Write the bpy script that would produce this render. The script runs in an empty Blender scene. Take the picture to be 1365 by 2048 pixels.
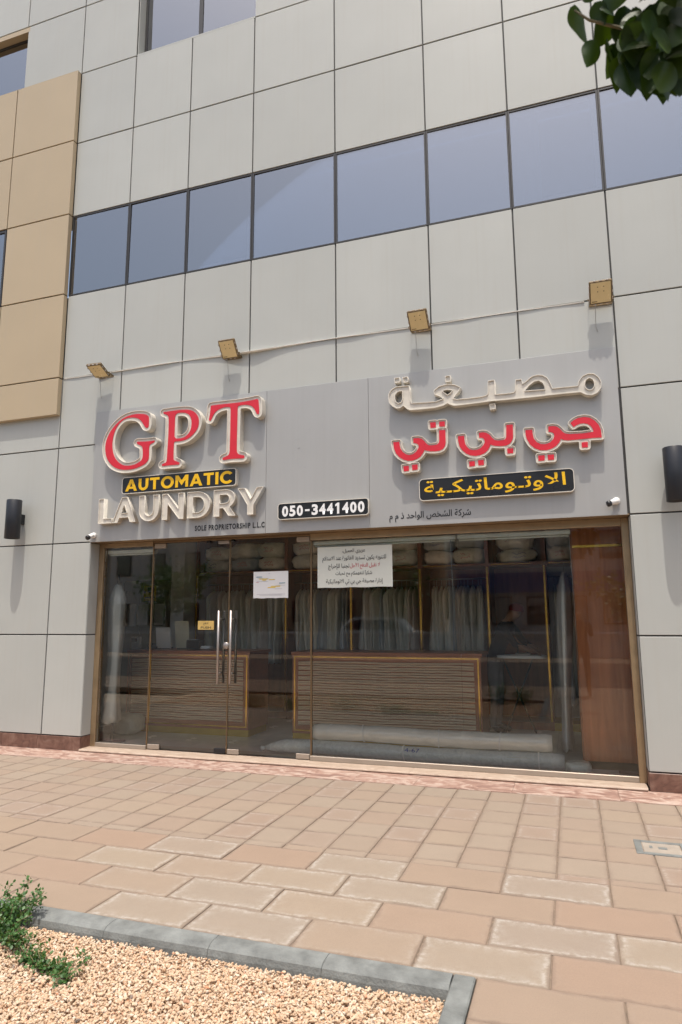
import bpy, bmesh, math, random
import numpy as np
from mathutils import Vector, Matrix
R_ = random.Random(7)
rad = math.radians
S = bpy.context.scene
COL = S.collection

# ------------------------------------------------------------------ camera
CAMP = Vector((0.0, -6.8227, 1.55))
YAW, PITCH, ROLL, FPX = -0.32958, 0.158099, -0.006696, 1331.42
F = Vector((math.sin(YAW)*math.cos(PITCH), math.cos(YAW)*math.cos(PITCH), math.sin(PITCH)))
R0 = Vector((math.cos(YAW), -math.sin(YAW), 0)); U0 = R0.cross(F)
RR = math.cos(ROLL)*R0 + math.sin(ROLL)*U0; UU = -math.sin(ROLL)*R0 + math.cos(ROLL)*U0
cd = bpy.data.cameras.new('camera'); cam = bpy.data.objects.new('camera', cd); COL.objects.link(cam)
m3 = Matrix((RR, UU, -F)).transposed()
cam.matrix_world = Matrix.Translation(CAMP) @ m3.to_4x4()
cd.sensor_fit = 'HORIZONTAL'; cd.sensor_width = 24.0; cd.lens = 24.0*FPX/1365
cd.clip_start = 0.05; cd.clip_end = 3000
cd.dof.use_dof = True; cd.dof.focus_distance = 7.5; cd.dof.aperture_fstop = 5.0
S.camera = cam
def fpt(x, y, Y):                       # photo pixel -> point on the plane Y
    d = F + RR*((x-682.5)/FPX) - UU*((y-1024)/FPX)
    return CAMP + d*((Y-CAMP.y)/d.y)

# ------------------------------------------------------------------ sky, sun, exposure
SUN = Vector((0.2, -1.0, 3.7)).normalized()
W = bpy.data.worlds.new('World'); S.world = W; W.use_nodes = True
nt = W.node_tree; bg = nt.nodes['Background']
sk = nt.nodes.new('ShaderNodeTexSky'); sk.sky_type = 'NISHITA'; sk.sun_disc = False
sk.sun_elevation = math.asin(SUN.z); sk.sun_rotation = math.atan2(SUN.x, SUN.y)
sk.dust_density = 6.0; sk.air_density = 1.3; sk.ozone_density = 1.5
nt.links.new(sk.outputs[0], bg.inputs[0]); bg.inputs[1].default_value = 0.15
sl = bpy.data.lights.new('sun', 'SUN'); so = bpy.data.objects.new('sun', sl); COL.objects.link(so)
sl.energy = 2.7; sl.angle = rad(0.6); sl.color = (1.0, 0.95, 0.87)
so.rotation_euler = SUN.to_track_quat('Z', 'Y').to_euler(); so.location = (4, -20, 30)
S.view_settings.view_transform = 'Standard'; S.view_settings.look = 'None'
S.view_settings.exposure = 0.47; S.view_settings.gamma = 1.0
S.cycles.max_bounces = 10; S.cycles.transparent_max_bounces = 16; S.cycles.diffuse_bounces = 8
S.cycles.caustics_reflective = False; S.cycles.caustics_refractive = False
S.cycles.sample_clamp_indirect = 6.0

# ------------------------------------------------------------------ materials
def newmat(name):
    m = bpy.data.materials.new(name); m.use_nodes = True
    return m, m.node_tree, m.node_tree.nodes['Principled BSDF']
def N(t, typ, **kw):
    n = t.nodes.new(typ)
    for k, v in kw.items():
        if k.startswith('i_'): n.inputs[k[2:].replace('_', ' ')].default_value = v
        else: setattr(n, k, v)
    return n
def mixc(t, fac, a, b, mode='MIX'):
    n = t.nodes.new('ShaderNodeMix'); n.data_type = 'RGBA'; n.blend_type = mode
    for sock, v in ((n.inputs[0], fac), (n.inputs[6], a), (n.inputs[7], b)):
        if hasattr(v, 'is_linked') or hasattr(v, 'links'): t.links.new(v, sock)
        elif isinstance(v, (int, float)): sock.default_value = v
        else: sock.default_value = (*v, 1) if len(v) == 3 else v
    return n.outputs[2]
def ramp(t, src, stops):
    n = t.nodes.new('ShaderNodeValToRGB'); e = n.color_ramp.elements
    while len(e) < len(stops): e.new(0.5)
    for el, (p, c) in zip(e, stops):
        el.position = p; el.color = (*c, 1) if not isinstance(c, (int, float)) else (c, c, c, 1)
    t.links.new(src, n.inputs[0]); return n.outputs[0]
def coords(t, rnd=False, kind='Object'):
    tc = t.nodes.new('ShaderNodeTexCoord')
    if not rnd: return tc.outputs[kind]
    oi = t.nodes.new('ShaderNodeObjectInfo')
    v = N(t, 'ShaderNodeVectorMath', operation='MULTIPLY_ADD')
    t.links.new(oi.outputs['Random'], v.inputs[0]); v.inputs[1].default_value = (37, 91, 53)
    t.links.new(tc.outputs[kind], v.inputs[2])
    return v.outputs[0]
def noise(t, vec, scale, detail=4, rough=0.55, dist=0):
    n = N(t, 'ShaderNodeTexNoise'); n.inputs['Scale'].default_value = scale
    n.inputs['Detail'].default_value = detail; n.inputs['Roughness'].default_value = rough
    n.inputs['Distortion'].default_value = dist
    t.links.new(vec, n.inputs['Vector']); return n.outputs['Fac']
def bump(t, b, h, strength, dist=0.01):
    n = N(t, 'ShaderNodeBump'); n.inputs['Strength'].default_value = strength
    n.inputs['Distance'].default_value = dist
    t.links.new(h, n.inputs['Height']); t.links.new(n.outputs[0], b.inputs['Normal'])
def mat(name, col, rough=0.5, metal=0.0, var=0.08, vs=6.0, bs=0, bst=0.1, rnd=False, rv=0.0, spec=0.5, bd=0.01):
    m, t, b = newmat(name)
    v = coords(t, rnd)
    c = tuple(col)
    if var:
        n = noise(t, v, vs)
        lo = tuple(x*(1-var) for x in c); hi = tuple(min(1, x*(1+var)) for x in c)
        out = ramp(t, n, [(0.3, lo), (0.7, hi)])
        if rv:
            oi = t.nodes.new('ShaderNodeObjectInfo')
            k = ramp(t, oi.outputs['Random'], [(0, 1-rv), (1, 1)])
            out = mixc(t, 1.0, out, k, 'MULTIPLY')
        t.links.new(out, b.inputs['Base Color'])
        rr = ramp(t, n, [(0.3, rough*0.85), (0.7, min(1, rough*1.15))]); t.links.new(rr, b.inputs['Roughness'])
    else:
        b.inputs['Base Color'].default_value = (*c, 1); b.inputs['Roughness'].default_value = rough
    b.inputs['Metallic'].default_value = metal
    b.inputs['Specular IOR Level'].default_value = spec
    if bs: bump(t, b, noise(t, v, bs), bst, bd)
    return m

M = {}
def panel_mat(name, col):
    m, t, b = newmat(name); v = coords(t, True)
    oi = t.nodes.new('ShaderNodeObjectInfo')
    n = noise(t, v, 1.3, 3)
    base = ramp(t, n, [(0.3, tuple(x*0.965 for x in col)), (0.7, tuple(x*1.02 for x in col))])
    base = mixc(t, 1.0, base, ramp(t, oi.outputs['Random'], [(0, 0.93), (1, 1.0)]), 'MULTIPLY')
    # rain streaks, very faint dust
    tc = t.nodes.new('ShaderNodeTexCoord'); mp = N(t, 'ShaderNodeMapping'); mp.inputs['Scale'].default_value = (14, 14, 0.5)
    t.links.new(tc.outputs['Object'], mp.inputs[0])
    st = ramp(t, noise(t, mp.outputs[0], 1.6, 5, 0.6), [(0.5, 0.0), (0.8, 1.0)])
    f = N(t, 'ShaderNodeMath', operation='MULTIPLY'); t.links.new(st, f.inputs[0]); f.inputs[1].default_value = 0.16
    base = mixc(t, f.outputs[0], base, (0.38, 0.34, 0.28))
    t.links.new(base, b.inputs['Base Color'])
    b.inputs['Roughness'].default_value = 0.42; b.inputs['Metallic'].default_value = 0.0
    b.inputs['Specular IOR Level'].default_value = 0.45
    bump(t, b, noise(t, v, 1.7, 1, 0.3), 0.12, 0.02)
    return m
M['panel'] = panel_mat('cladding panel', (0.452, 0.460, 0.428))
M['beige'] = panel_mat('beige panel', (0.47, 0.375, 0.245))
def sign_mat():
    m, t, b = newmat('sign sheet'); v = coords(t)
    mp = N(t, 'ShaderNodeMapping'); mp.inputs['Scale'].default_value = (11, 11, 0.35); t.links.new(v, mp.inputs[0])
    st = ramp(t, noise(t, mp.outputs[0], 1.5, 6, 0.62), [(0.42, 0.0), (0.72, 1.0)])
    big = noise(t, v, 1.1, 3)
    base = ramp(t, big, [(0.3, (0.375, 0.372, 0.357)), (0.7, (0.40, 0.397, 0.382))])
    f = N(t, 'ShaderNodeMath', operation='MULTIPLY'); t.links.new(st, f.inputs[0]); f.inputs[1].default_value = 0.10
    base = mixc(t, f.outputs[0], base, (0.27, 0.245, 0.22))
    # tiny leftover screw holes where an emblem was
    vo = N(t, 'ShaderNodeTexVoronoi'); vo.inputs['Scale'].default_value = 9; t.links.new(v, vo.inputs['Vector'])
    t.links.new(base, b.inputs['Base Color']); b.inputs['Roughness'].default_value = 0.45; b.inputs['Metallic'].default_value = 0.25
    return m
M['sign'] = sign_mat()
M['joint'] = mat('joint sealant', (0.045, 0.043, 0.042), 0.7, vs=20, var=0.3)
M['white_joint'] = mat('cladding sealant', (0.5, 0.49, 0.45), 0.7)
M['bronze'] = mat('champagne aluminium', (0.36, 0.26, 0.155), 0.36, 0.55, var=0.1, vs=9)
M['bronze_dark'] = mat('bronze trim', (0.22, 0.15, 0.085), 0.35, 0.7)
M['alu'] = mat('brushed steel', (0.40, 0.34, 0.28), 0.5, 0.6, vs=3, var=0.05)
M['steel'] = mat('satin steel', (0.42, 0.38, 0.35), 0.42, 0.8, var=0.05)
M['black'] = mat('black plastic', (0.012, 0.012, 0.014), 0.35)
M['lampblack'] = mat('black powder coat', (0.013, 0.014, 0.018), 0.42, bs=300, bst=0.05)
M['white'] = mat('white plastic', (0.78, 0.77, 0.74), 0.35, var=0.03)
M['tray'] = mat('cream letter tray', (0.60, 0.56, 0.485), 0.42, var=0.12, vs=9)
M['rim'] = mat('cream letter rim', (0.68, 0.64, 0.56), 0.38, var=0.08, vs=8)
M['red'] = mat('red acrylic', (0.60, 0.018, 0.035), 0.32, var=0.06, vs=5)
M['yellow'] = mat('yellow acrylic', (0.80, 0.47, 0.006), 0.35, var=0.04)
M['blackface'] = mat('black acrylic', (0.012, 0.012, 0.013), 0.3, bs=8, bst=0.08)
M['ink'] = mat('black vinyl', (0.015, 0.015, 0.016), 0.5, var=0)
M['redink'] = mat('red ink', (0.55, 0.06, 0.09), 0.6, var=0)
M['blueink'] = mat('blue ink', (0.03, 0.06, 0.35), 0.6, var=0)
M['tealink'] = mat('teal ink', (0.02, 0.22, 0.32), 0.6, var=0)
M['hilite'] = mat('yellow highlighter', (0.85, 0.60, 0.04), 0.6, var=0)
M['greyink'] = mat('grey print', (0.35, 0.35, 0.37), 0.6, var=0)
M['paper'] = mat('white paper', (0.78, 0.78, 0.77), 0.65, var=0.02, bs=3, bst=0.06)
M['board'] = mat('notice paper', (0.70, 0.72, 0.64), 0.5, var=0.03, bs=2.5, bst=0.08)
M['goldplate'] = mat('brass plate', (0.72, 0.50, 0.17), 0.35, 0.4)
M['gold'] = mat('gold trim', (0.80, 0.50, 0.10), 0.22, 0.9, var=0.15, vs=12)
M['goldpanel'] = mat('gold kick panel', (0.48, 0.33, 0.06), 0.4, 0.4)
M['lens'] = mat('yellow lamp glass', (0.70, 0.56, 0.30), 0.25, var=0.05, vs=12)
M['lampbody'] = mat('bronze lamp body', (0.17, 0.12, 0.06), 0.4, 0.3, var=0.15, vs=20)
M['cable'] = mat('white cable', (0.86, 0.84, 0.79), 0.5)
M['thin_cable'] = mat('grey lead', (0.35, 0.35, 0.33), 0.5)
M['kerb'] = mat('grey kerb concrete', (0.155, 0.163, 0.155), 0.8, var=0.35, vs=9, bs=90, bst=0.4, rnd=True)
M['grout'] = mat('sandy grout', (0.20, 0.15, 0.11), 0.95, var=0.3, vs=40, bs=150, bst=0.5)
M['earth'] = mat('bed earth', (0.45, 0.30, 0.18), 0.95, var=0.25, vs=30, bs=60, bst=0.6)
M['sand'] = mat('sandy ground', (0.36, 0.28, 0.20), 0.95, var=0.15, vs=2, bs=8, bst=0.3)
M['asphalt'] = mat('asphalt', (0.055, 0.054, 0.052), 0.9, var=0.2, vs=3, bs=60, bst=0.4)
M['stucco'] = mat('white stucco', (0.62, 0.60, 0.56), 0.85, var=0.08, vs=1, bs=30, bst=0.2)
M['stucco2'] = mat('tan stucco', (0.46, 0.35, 0.23), 0.85, var=0.1, vs=1, bs=30, bst=0.2)
M['redwall'] = mat('dusty red wall', (0.30, 0.13, 0.10), 0.85, var=0.1, vs=2)
M['bluesign'] = mat('blue shop fascia', (0.03, 0.11, 0.30), 0.4)
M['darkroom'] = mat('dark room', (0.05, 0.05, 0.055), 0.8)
M['ceil'] = mat('shop ceiling', (0.82, 0.82, 0.80), 0.8, var=0.04)
M['wallpaint'] = mat('shop wall paint', (0.84, 0.83, 0.79), 0.7, var=0.05)
M['cabinet'] = mat('grey-green metal cabinet', (0.23, 0.22, 0.15), 0.4, var=0.08)
M['ccsign'] = mat('yellow warning sheet', (0.80, 0.58, 0.01), 0.45)
M['cardboard'] = mat('cream card', (0.60, 0.58, 0.44), 0.7)
M['fabric_dark'] = mat('dark cloth', (0.02, 0.02, 0.025), 0.9)
M['skin'] = mat('skin', (0.30, 0.17, 0.11), 0.55)
M['redcloth'] = mat('dark red cloth', (0.16, 0.01, 0.014), 0.85)
M['trouser'] = mat('grey cloth', (0.16, 0.16, 0.17), 0.9)
M['shirt'] = mat('charcoal shirt', (0.03, 0.03, 0.035), 0.9)
M['carpaint'] = mat('white car paint', (0.75, 0.75, 0.74), 0.2, var=0)
M['tyre'] = mat('tyre rubber', (0.015, 0.015, 0.015), 0.8)
M['bark'] = mat('bark', (0.14, 0.10, 0.07), 0.9, var=0.3, vs=14, bs=40, bst=0.6)
M['twig'] = mat('green twig', (0.16, 0.13, 0.06), 0.7)
M['blindwhite'] = mat('blind vinyl', (0.88, 0.88, 0.78), 0.5, var=0.04)
M['tag'] = mat('cream tag', (0.55, 0.50, 0.36), 0.7)

def wood_mat(name, c1, c2, rough, scale=(1.2, 1.2, 14)):
    m, t, b = newmat(name); v = coords(t)
    mp = N(t, 'ShaderNodeMapping'); mp.inputs['Scale'].default_value = scale; t.links.new(v, mp.inputs[0])
    n = noise(t, mp.outputs[0], 1.6, 4, 0.5, 0.8)
    t.links.new(ramp(t, n, [(0.25, c1), (0.75, c2)]), b.inputs['Base Color'])
    b.inputs['Roughness'].default_value = rough; b.inputs['Specular IOR Level'].default_value = 0.5
    return m
M['wood'] = wood_mat('glossy brown wood', (0.38, 0.125, 0.048), (0.60, 0.22, 0.09), 0.14, (10, 10, 0.8))
M['wood_edge'] = wood_mat('light brown edge', (0.26, 0.09, 0.03), (0.34, 0.12, 0.045), 0.3, (10, 10, 0.8))
M['wood_rack'] = wood_mat('dark rack wood', (0.16, 0.05, 0.022), (0.26, 0.085, 0.035), 0.3, (10, 10, 0.8))
M['wood_counter'] = wood_mat('counter wood', (0.30, 0.115, 0.065), (0.42, 0.165, 0.09), 0.3, (0.8, 10, 10))
M['slat'] = wood_mat('pale wood slat', (0.60, 0.45, 0.31), (0.78, 0.60, 0.43), 0.45, (1.5, 20, 20))

def stone_mat(name, stops, scale=5, rough=0.35):
    m, t, b = newmat(name); v = coords(t, True)
    mp = N(t, 'ShaderNodeMapping'); mp.inputs['Scale'].default_value = (1, 2.2, 1); mp.inputs['Rotation'].default_value = (0, 0, 0.6)
    t.links.new(v, mp.inputs[0])
    n = noise(t, mp.outputs[0], scale, 9, 0.66, 1.6)
    t.links.new(ramp(t, n, stops), b.inputs['Base Color']); b.inputs['Roughness'].default_value = rough
    bump(t, b, noise(t, v, 60, 4), 0.15, 0.004)
    return m
M['marble'] = stone_mat('pink marble', [(0.30, (0.17, 0.10, 0.08)), (0.42, (0.27, 0.165, 0.13)), (0.50, (0.36, 0.225, 0.175)), (0.58, (0.50, 0.40, 0.335)), (0.68, (0.34, 0.20, 0.155))], 4.2, 0.45)
M['plinth'] = stone_mat('brown plinth stone', [(0.3, (0.085, 0.045, 0.032)), (0.5, (0.165, 0.085, 0.062)), (0.66, (0.22, 0.135, 0.10)), (0.8, (0.28, 0.19, 0.15))], 6, 0.4)
M['cream_step'] = stone_mat('cream threshold stone', [(0.3, (0.33, 0.24, 0.175)), (0.55, (0.43, 0.335, 0.26)), (0.8, (0.50, 0.42, 0.34))], 5, 0.5)

def paver_mat(name, big):
    m, t, b = newmat(name)
    tc = t.nodes.new('ShaderNodeTexCoord'); oi = t.nodes.new('ShaderNodeObjectInfo')
    v = coords(t, True)
    cols = [(0.0, (0.252, 0.198, 0.152)), (0.3, (0.266, 0.214, 0.166)), (0.5, (0.260, 0.197, 0.150)), (0.7, (0.270, 0.212, 0.160)), (0.86, (0.254, 0.195, 0.152)), (1.0, (0.250, 0.186, 0.142))] if not big else \
           [(0.0, (0.248, 0.202, 0.158)), (0.26, (0.262, 0.208, 0.155)), (0.42, (0.262, 0.188, 0.138)), (0.56, (0.258, 0.196, 0.146)), (0.72, (0.264, 0.200, 0.146)), (1.0, (0.246, 0.198, 0.156))]
    base = ramp(t, oi.outputs['Random'], cols)
    fine = noise(t, v, 170, 4, 0.8); mid = noise(t, v, 5, 6, 0.65)
    k = N(t, 'ShaderNodeMath', operation='MULTIPLY_ADD'); t.links.new(fine, k.inputs[0]); k.inputs[1].default_value = 0.42; k.inputs[2].default_value = 0.71
    k2 = N(t, 'ShaderNodeMath', operation='MULTIPLY_ADD'); t.links.new(mid, k2.inputs[0]); k2.inputs[1].default_value = 0.17; t.links.new(k.outputs[0], k2.inputs[2])
    base = mixc(t, 1.0, base, k2.outputs[0], 'MULTIPLY')
    # stains that follow the slab's edges: a darker damp rim and a whitish lime bloom inside it
    sx = N(t, 'ShaderNodeSeparateXYZ'); t.links.new(tc.outputs['Generated'], sx.inputs[0])
    def edge(o, w):
        a = N(t, 'ShaderNodeMath', operation='SUBTRACT'); t.links.new(o, a.inputs[0]); a.inputs[1].default_value = 0.5
        c = N(t, 'ShaderNodeMath', operation='ABSOLUTE'); t.links.new(a.outputs[0], c.inputs[0])
        d = N(t, 'ShaderNodeMath', operation='MULTIPLY_ADD'); t.links.new(c.outputs[0], d.inputs[0]); d.inputs[1].default_value = -w; d.inputs[2].default_value = w*0.5
        return d.outputs[0]
    w = (0.595, 0.315) if big else (0.295, 0.30)
    mn = N(t, 'ShaderNodeMath', operation='MINIMUM'); t.links.new(edge(sx.outputs[0], w[0]), mn.inputs[0]); t.links.new(edge(sx.outputs[1], w[1]), mn.inputs[1])
    wob = N(t, 'ShaderNodeMath', operation='MULTIPLY_ADD'); t.links.new(noise(t, v, 8 if big else 14, 5, 0.68), wob.inputs[0]); wob.inputs[1].default_value = 0.070 if big else 0.02; t.links.new(mn.outputs[0], wob.inputs[2])
    dark = ramp(t, wob.outputs[0], [(0.036, 1.0), (0.042, 0.9), (0.058, 0.0)] if big else [(0.010, 1.0), (0.018, 0.9), (0.040, 0.0)])
    f = N(t, 'ShaderNodeMath', operation='MULTIPLY'); dm = N(t, 'ShaderNodeMath', operation='MULTIPLY'); t.links.new(dark, dm.inputs[0]); t.links.new(ramp(t, noise(t, v, 5.5, 4, 0.6), [(0.35, 0.15), (0.62, 1.0)]), dm.inputs[1])
    t.links.new(dm.outputs[0], f.inputs[0]); f.inputs[1].default_value = 0.62
    base = mixc(t, f.outputs[0], base, (0.175, 0.128, 0.098))
    lime = ramp(t, wob.outputs[0], [(0.044, 0.0), (0.056, 1.0), (0.066, 0.75), (0.076, 0.30), (0.13, 0.06)] if big else [(0.022, 0.0), (0.034, 1.0), (0.044, 0.75), (0.054, 0.25), (0.10, 0.0)])
    sel = ramp(t, oi.outputs['Random'], [(0.0, 1.0), (0.27, 0.85), (0.36, 0.1), (0.74, 0.0), (0.86, 1.0)]) if big else ramp(t, oi.outputs['Random'], [(0.8, 0.0), (0.9, 0.55)])
    pat = ramp(t, noise(t, v, 26, 6, 0.75), [(0.40, 0.05), (0.60, 1.0)])
    f2 = N(t, 'ShaderNodeMath', operation='MULTIPLY'); t.links.new(lime, f2.inputs[0]); t.links.new(sel, f2.inputs[1])
    f3 = N(t, 'ShaderNodeMath', operation='MULTIPLY'); t.links.new(f2.outputs[0], f3.inputs[0]); t.links.new(pat, f3.inputs[1])
    f4 = N(t, 'ShaderNodeMath', operation='MULTIPLY'); t.links.new(f3.outputs[0], f4.inputs[0]); f4.inputs[1].default_value = 0.85
    base = mixc(t, f4.outputs[0], base, (0.385, 0.355, 0.315))
    t.links.new(base, b.inputs['Base Color']); b.inputs['Roughness'].default_value = 0.82
    b.inputs['Specular IOR Level'].default_value = 0.3
    bump(t, b, fine, 0.35, 0.003)
    return m
M['paver'] = paver_mat('square paver', False); M['slab'] = paver_mat('large paver', True)

def glass_mat(name, ior, tint, extra=0.0, rough=0.0):
    m = bpy.data.materials.new(name); m.use_nodes = True; t = m.node_tree; t.nodes.clear()
    o = N(t, 'ShaderNodeOutputMaterial'); mx = N(t, 'ShaderNodeMixShader'); fr = N(t, 'ShaderNodeFresnel'); fr.inputs[0].default_value = ior
    tr = N(t, 'ShaderNodeBsdfTransparent'); tr.inputs[0].default_value = (*tint, 1)
    gl = N(t, 'ShaderNodeBsdfGlossy'); gl.inputs['Roughness'].default_value = rough; gl.inputs[0].default_value = (1, 1, 1, 1)
    fac = fr.outputs[0]
    if extra:
        a = N(t, 'ShaderNodeMath', operation='ADD', use_clamp=True); t.links.new(fac, a.inputs[0]); a.inputs[1].default_value = extra; fac = a.outputs[0]
    t.links.new(fac, mx.inputs[0]); t.links.new(tr.outputs[0], mx.inputs[1]); t.links.new(gl.outputs[0], mx.inputs[2])
    t.links.new(mx.outputs[0], o.inputs[0]); return m
M['glass'] = glass_mat('shop glass', 1.45, (0.98, 0.995, 0.98))
M['winglass'] = glass_mat('coated window glass', 1.5, (0.40, 0.44, 0.50), 0.25)
def plastic_wrap(name, col, rough=0.35, rnd=True, bs=16, bst=0.6, stretch=(1, 1, 0.25)):
    m, t, b = newmat(name); v = coords(t, rnd)
    mp = N(t, 'ShaderNodeMapping'); mp.inputs['Scale'].default_value = stretch; t.links.new(v, mp.inputs[0])
    oi = t.nodes.new('ShaderNodeObjectInfo')
    n = noise(t, mp.outputs[0], bs, 5, 0.6, 0.8)
    out = ramp(t, n, [(0.3, tuple(x*0.80 for x in col)), (0.64, col)])
    k = ramp(t, oi.outputs['Random'], [(0, (0.45, 0.52, 0.62)), (0.16, (0.72, 0.75, 0.78)), (0.3, (0.98, 0.97, 0.90)), (0.5, (0.84, 0.85, 0.83)), (0.62, (0.86, 0.76, 0.72)), (0.78, (1, 1, 0.97)), (1, (0.70, 0.74, 0.66))]) if rnd else None
    if k is not None: out = mixc(t, 1.0, out, k, 'MULTIPLY')
    t.links.new(out, b.inputs['Base Color']); b.inputs['Roughness'].default_value = rough
    b.inputs['Coat Weight'].default_value = 0.55; b.inputs['Coat Roughness'].default_value = 0.15
    bump(t, b, n, bst, 0.02); return m
M['wrap'] = plastic_wrap('plastic garment cover', (0.90, 0.91, 0.88))
M['bundle'] = plastic_wrap('plastic laundry bag', (0.92, 0.91, 0.85), 0.3, True, 9, 0.8, (1, 1, 1))
M['robe'] = plastic_wrap('white robe cloth', (0.90, 0.90, 0.85), 0.7, False, 7, 0.5)
M['roll_a'] = plastic_wrap('wrapped cream carpet', (0.94, 0.91, 0.83), 0.25, False, 10, 0.5, (0.3, 1, 1))
M['roll_b'] = plastic_wrap('wrapped grey carpet', (0.70, 0.73, 0.71), 0.22, False, 22, 0.6, (1, 1, 1))

def leaf_mat(name, c, c2, trans, rough=0.3):
    m, t, b = newmat(name); oi = t.nodes.new('ShaderNodeObjectInfo')
    at = N(t, 'ShaderNodeAttribute'); at.attribute_name = 'tone'
    a = N(t, 'ShaderNodeMath', operation='ADD'); t.links.new(oi.outputs['Random'], a.inputs[0]); t.links.new(at.outputs['Fac'], a.inputs[1])
    fr = N(t, 'ShaderNodeMath', operation='FRACT'); t.links.new(a.outputs[0], fr.inputs[0])
    col = ramp(t, fr.outputs[0], [(0, c), (1, c2)])
    t.links.new(col, b.inputs['Base Color']); b.inputs['Roughness'].default_value = rough
    o = t.nodes['Material Output']; tl = N(t, 'ShaderNodeBsdfTranslucent')
    t.links.new(mixc(t, 1.0, col, (1.6, 1.35, 0.25), 'MULTIPLY'), tl.inputs[0])
    mx = N(t, 'ShaderNodeMixShader'); mx.inputs[0].default_value = trans
    t.links.new(b.outputs[0], mx.inputs[1]); t.links.new(tl.outputs[0], mx.inputs[2]); t.links.new(mx.outputs[0], o.inputs[0])
    return m
M['leaf'] = leaf_mat('glossy tree leaf', (0.016, 0.046, 0.010), (0.05, 0.095, 0.016), 0.36, 0.45)
M['shrubleaf'] = leaf_mat('shrub leaf', (0.035, 0.10, 0.025), (0.085, 0.175, 0.05), 0.25, 0.45)
def gravel_mat():
    m, t, b = newmat('apricot gravel'); at = N(t, 'ShaderNodeAttribute'); at.attribute_name = 'tone'
    c = ramp(t, at.outputs['Fac'], [(0, (0.40, 0.24, 0.14)), (0.12, (0.48, 0.325, 0.205)), (0.45, (0.52, 0.375, 0.25)), (0.75, (0.55, 0.42, 0.295)), (0.94, (0.59, 0.50, 0.395)), (0.975, (0.55, 0.25, 0.13)), (1, (0.16, 0.14, 0.12))])
    t.links.new(c, b.inputs['Base Color']); b.inputs['Roughness'].default_value = 0.8; return m
M['gravel'] = gravel_mat()

# ------------------------------------------------------------------ helpers
def link(name, me, m=None, parent=None, loc=None, rot=None):
    o = bpy.data.objects.new(name, me); COL.objects.link(o)
    if m is not None:
        ml = m if isinstance(m, (list, tuple)) else [m]
        me.materials.clear()
        for x in ml: me.materials.append(M[x] if isinstance(x, str) else x)
    if parent is not None: o.parent = parent
    if loc is not None: o.location = loc
    if rot is not None: o.rotation_euler = rot
    return o
def thing(name, label, cat, loc=(0, 0, 0), rot=(0, 0, 0), group=None):
    o = bpy.data.objects.new(name, None); COL.objects.link(o); o.location = loc; o.rotation_euler = rot
    o.empty_display_size = 0.1
    return tag(o, label, cat, group)
def tag(o, label, cat, group=None):
    o['label'] = label; o['category'] = cat
    if group: o['group'] = group
    return o
def bm2me(bm, name='mesh', smooth=False):
    me = bpy.data.meshes.new(name)
    bmesh.ops.recalc_face_normals(bm, faces=bm.faces); bm.to_mesh(me); bm.free()
    if smooth:
        me.polygons.foreach_set('use_smooth', [True]*len(me.polygons))
    return me
def badd(bm, lo, hi, bev=0.0, mtx=None):
    c = [(a+b)/2 for a, b in zip(lo, hi)]; s = [abs(b-a) for a, b in zip(lo, hi)]
    r = bmesh.ops.create_cube(bm, size=1.0); vs = r['verts']
    bmesh.ops.scale(bm, vec=s, verts=vs); bmesh.ops.translate(bm, vec=c, verts=vs)
    if bev:
        es = list({e for v in vs for e in v.link_edges})
        g = bmesh.ops.bevel(bm, geom=es, offset=bev, segments=1, affect='EDGES')
        vs = list({v for f in g['faces'] for v in f.verts}) if mtx is not None else vs
    if mtx is not None:
        bmesh.ops.transform(bm, matrix=mtx, verts=[v for v in vs if v.is_valid])
def box(name, lo, hi, m, parent=None, bev=0.0, center=False):
    bm = bmesh.new()
    if center:
        c = Vector([(a+b)/2 for a, b in zip(lo, hi)])
        badd(bm, Vector(lo)-c, Vector(hi)-c, bev); return link(name, bm2me(bm), m, parent, c)
    badd(bm, lo, hi, bev); return link(name, bm2me(bm), m, parent)
def boxes(name, lst, m, parent=None, bev=0.0):
    bm = bmesh.new()
    for lo, hi in lst: badd(bm, lo, hi, bev)
    return link(name, bm2me(bm), m, parent)
def tube_me(paths, r, seg=8, caps=True, smooth=True):
    bm = bmesh.new()
    for pts in paths:
        rad_ = r if isinstance(r, (list, tuple)) else [r]*len(pts)
        pts = [Vector(p) for p in pts]; rings = []
        up = Vector((0.13, 0.21, 1)).normalized()
        for i, p in enumerate(pts):
            d = (pts[min(i+1, len(pts)-1)] - pts[max(i-1, 0)]).normalized()
            a = d.cross(up)
            if a.length < 1e-3: a = d.cross(Vector((1, 0, 0)))
            a.normalize(); b = d.cross(a)
            rings.append([bm.verts.new(p + (a*math.cos(2*math.pi*k/seg) + b*math.sin(2*math.pi*k/seg))*rad_[i]) for k in range(seg)])
        for i in range(len(rings)-1):
            for k in range(seg):
                bm.faces.new((rings[i][k], rings[i][(k+1) % seg], rings[i+1][(k+1) % seg], rings[i+1][k]))
        if caps:
            bm.faces.new(rings[0][::-1]); bm.faces.new(rings[-1])
    return bm2me(bm, smooth=smooth)
def tube(name, pts, r, m, parent=None, seg=8): return link(name, tube_me([pts], r, seg), m, parent)
def lathe_me(prof, seg=24, smooth=True):      # profile (radius, z) turned round Z
    bm = bmesh.new(); rings = []
    for r, z in prof:
        rings.append([bm.verts.new((r*math.cos(2*math.pi*k/seg), r*math.sin(2*math.pi*k/seg), z)) for k in range(seg)] if r > 1e-6 else [bm.verts.new((0, 0, z))])
    for a, b in zip(rings, rings[1:]):
        for k in range(seg):
            q = [a[k % len(a)], a[(k+1) % seg % len(a)], b[(k+1) % seg % len(b)], b[k % len(b)]]
            q = list(dict.fromkeys(q))
            if len(q) > 2: bm.faces.new(q)
    return bm2me(bm, smooth=smooth)
DG = None
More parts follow.
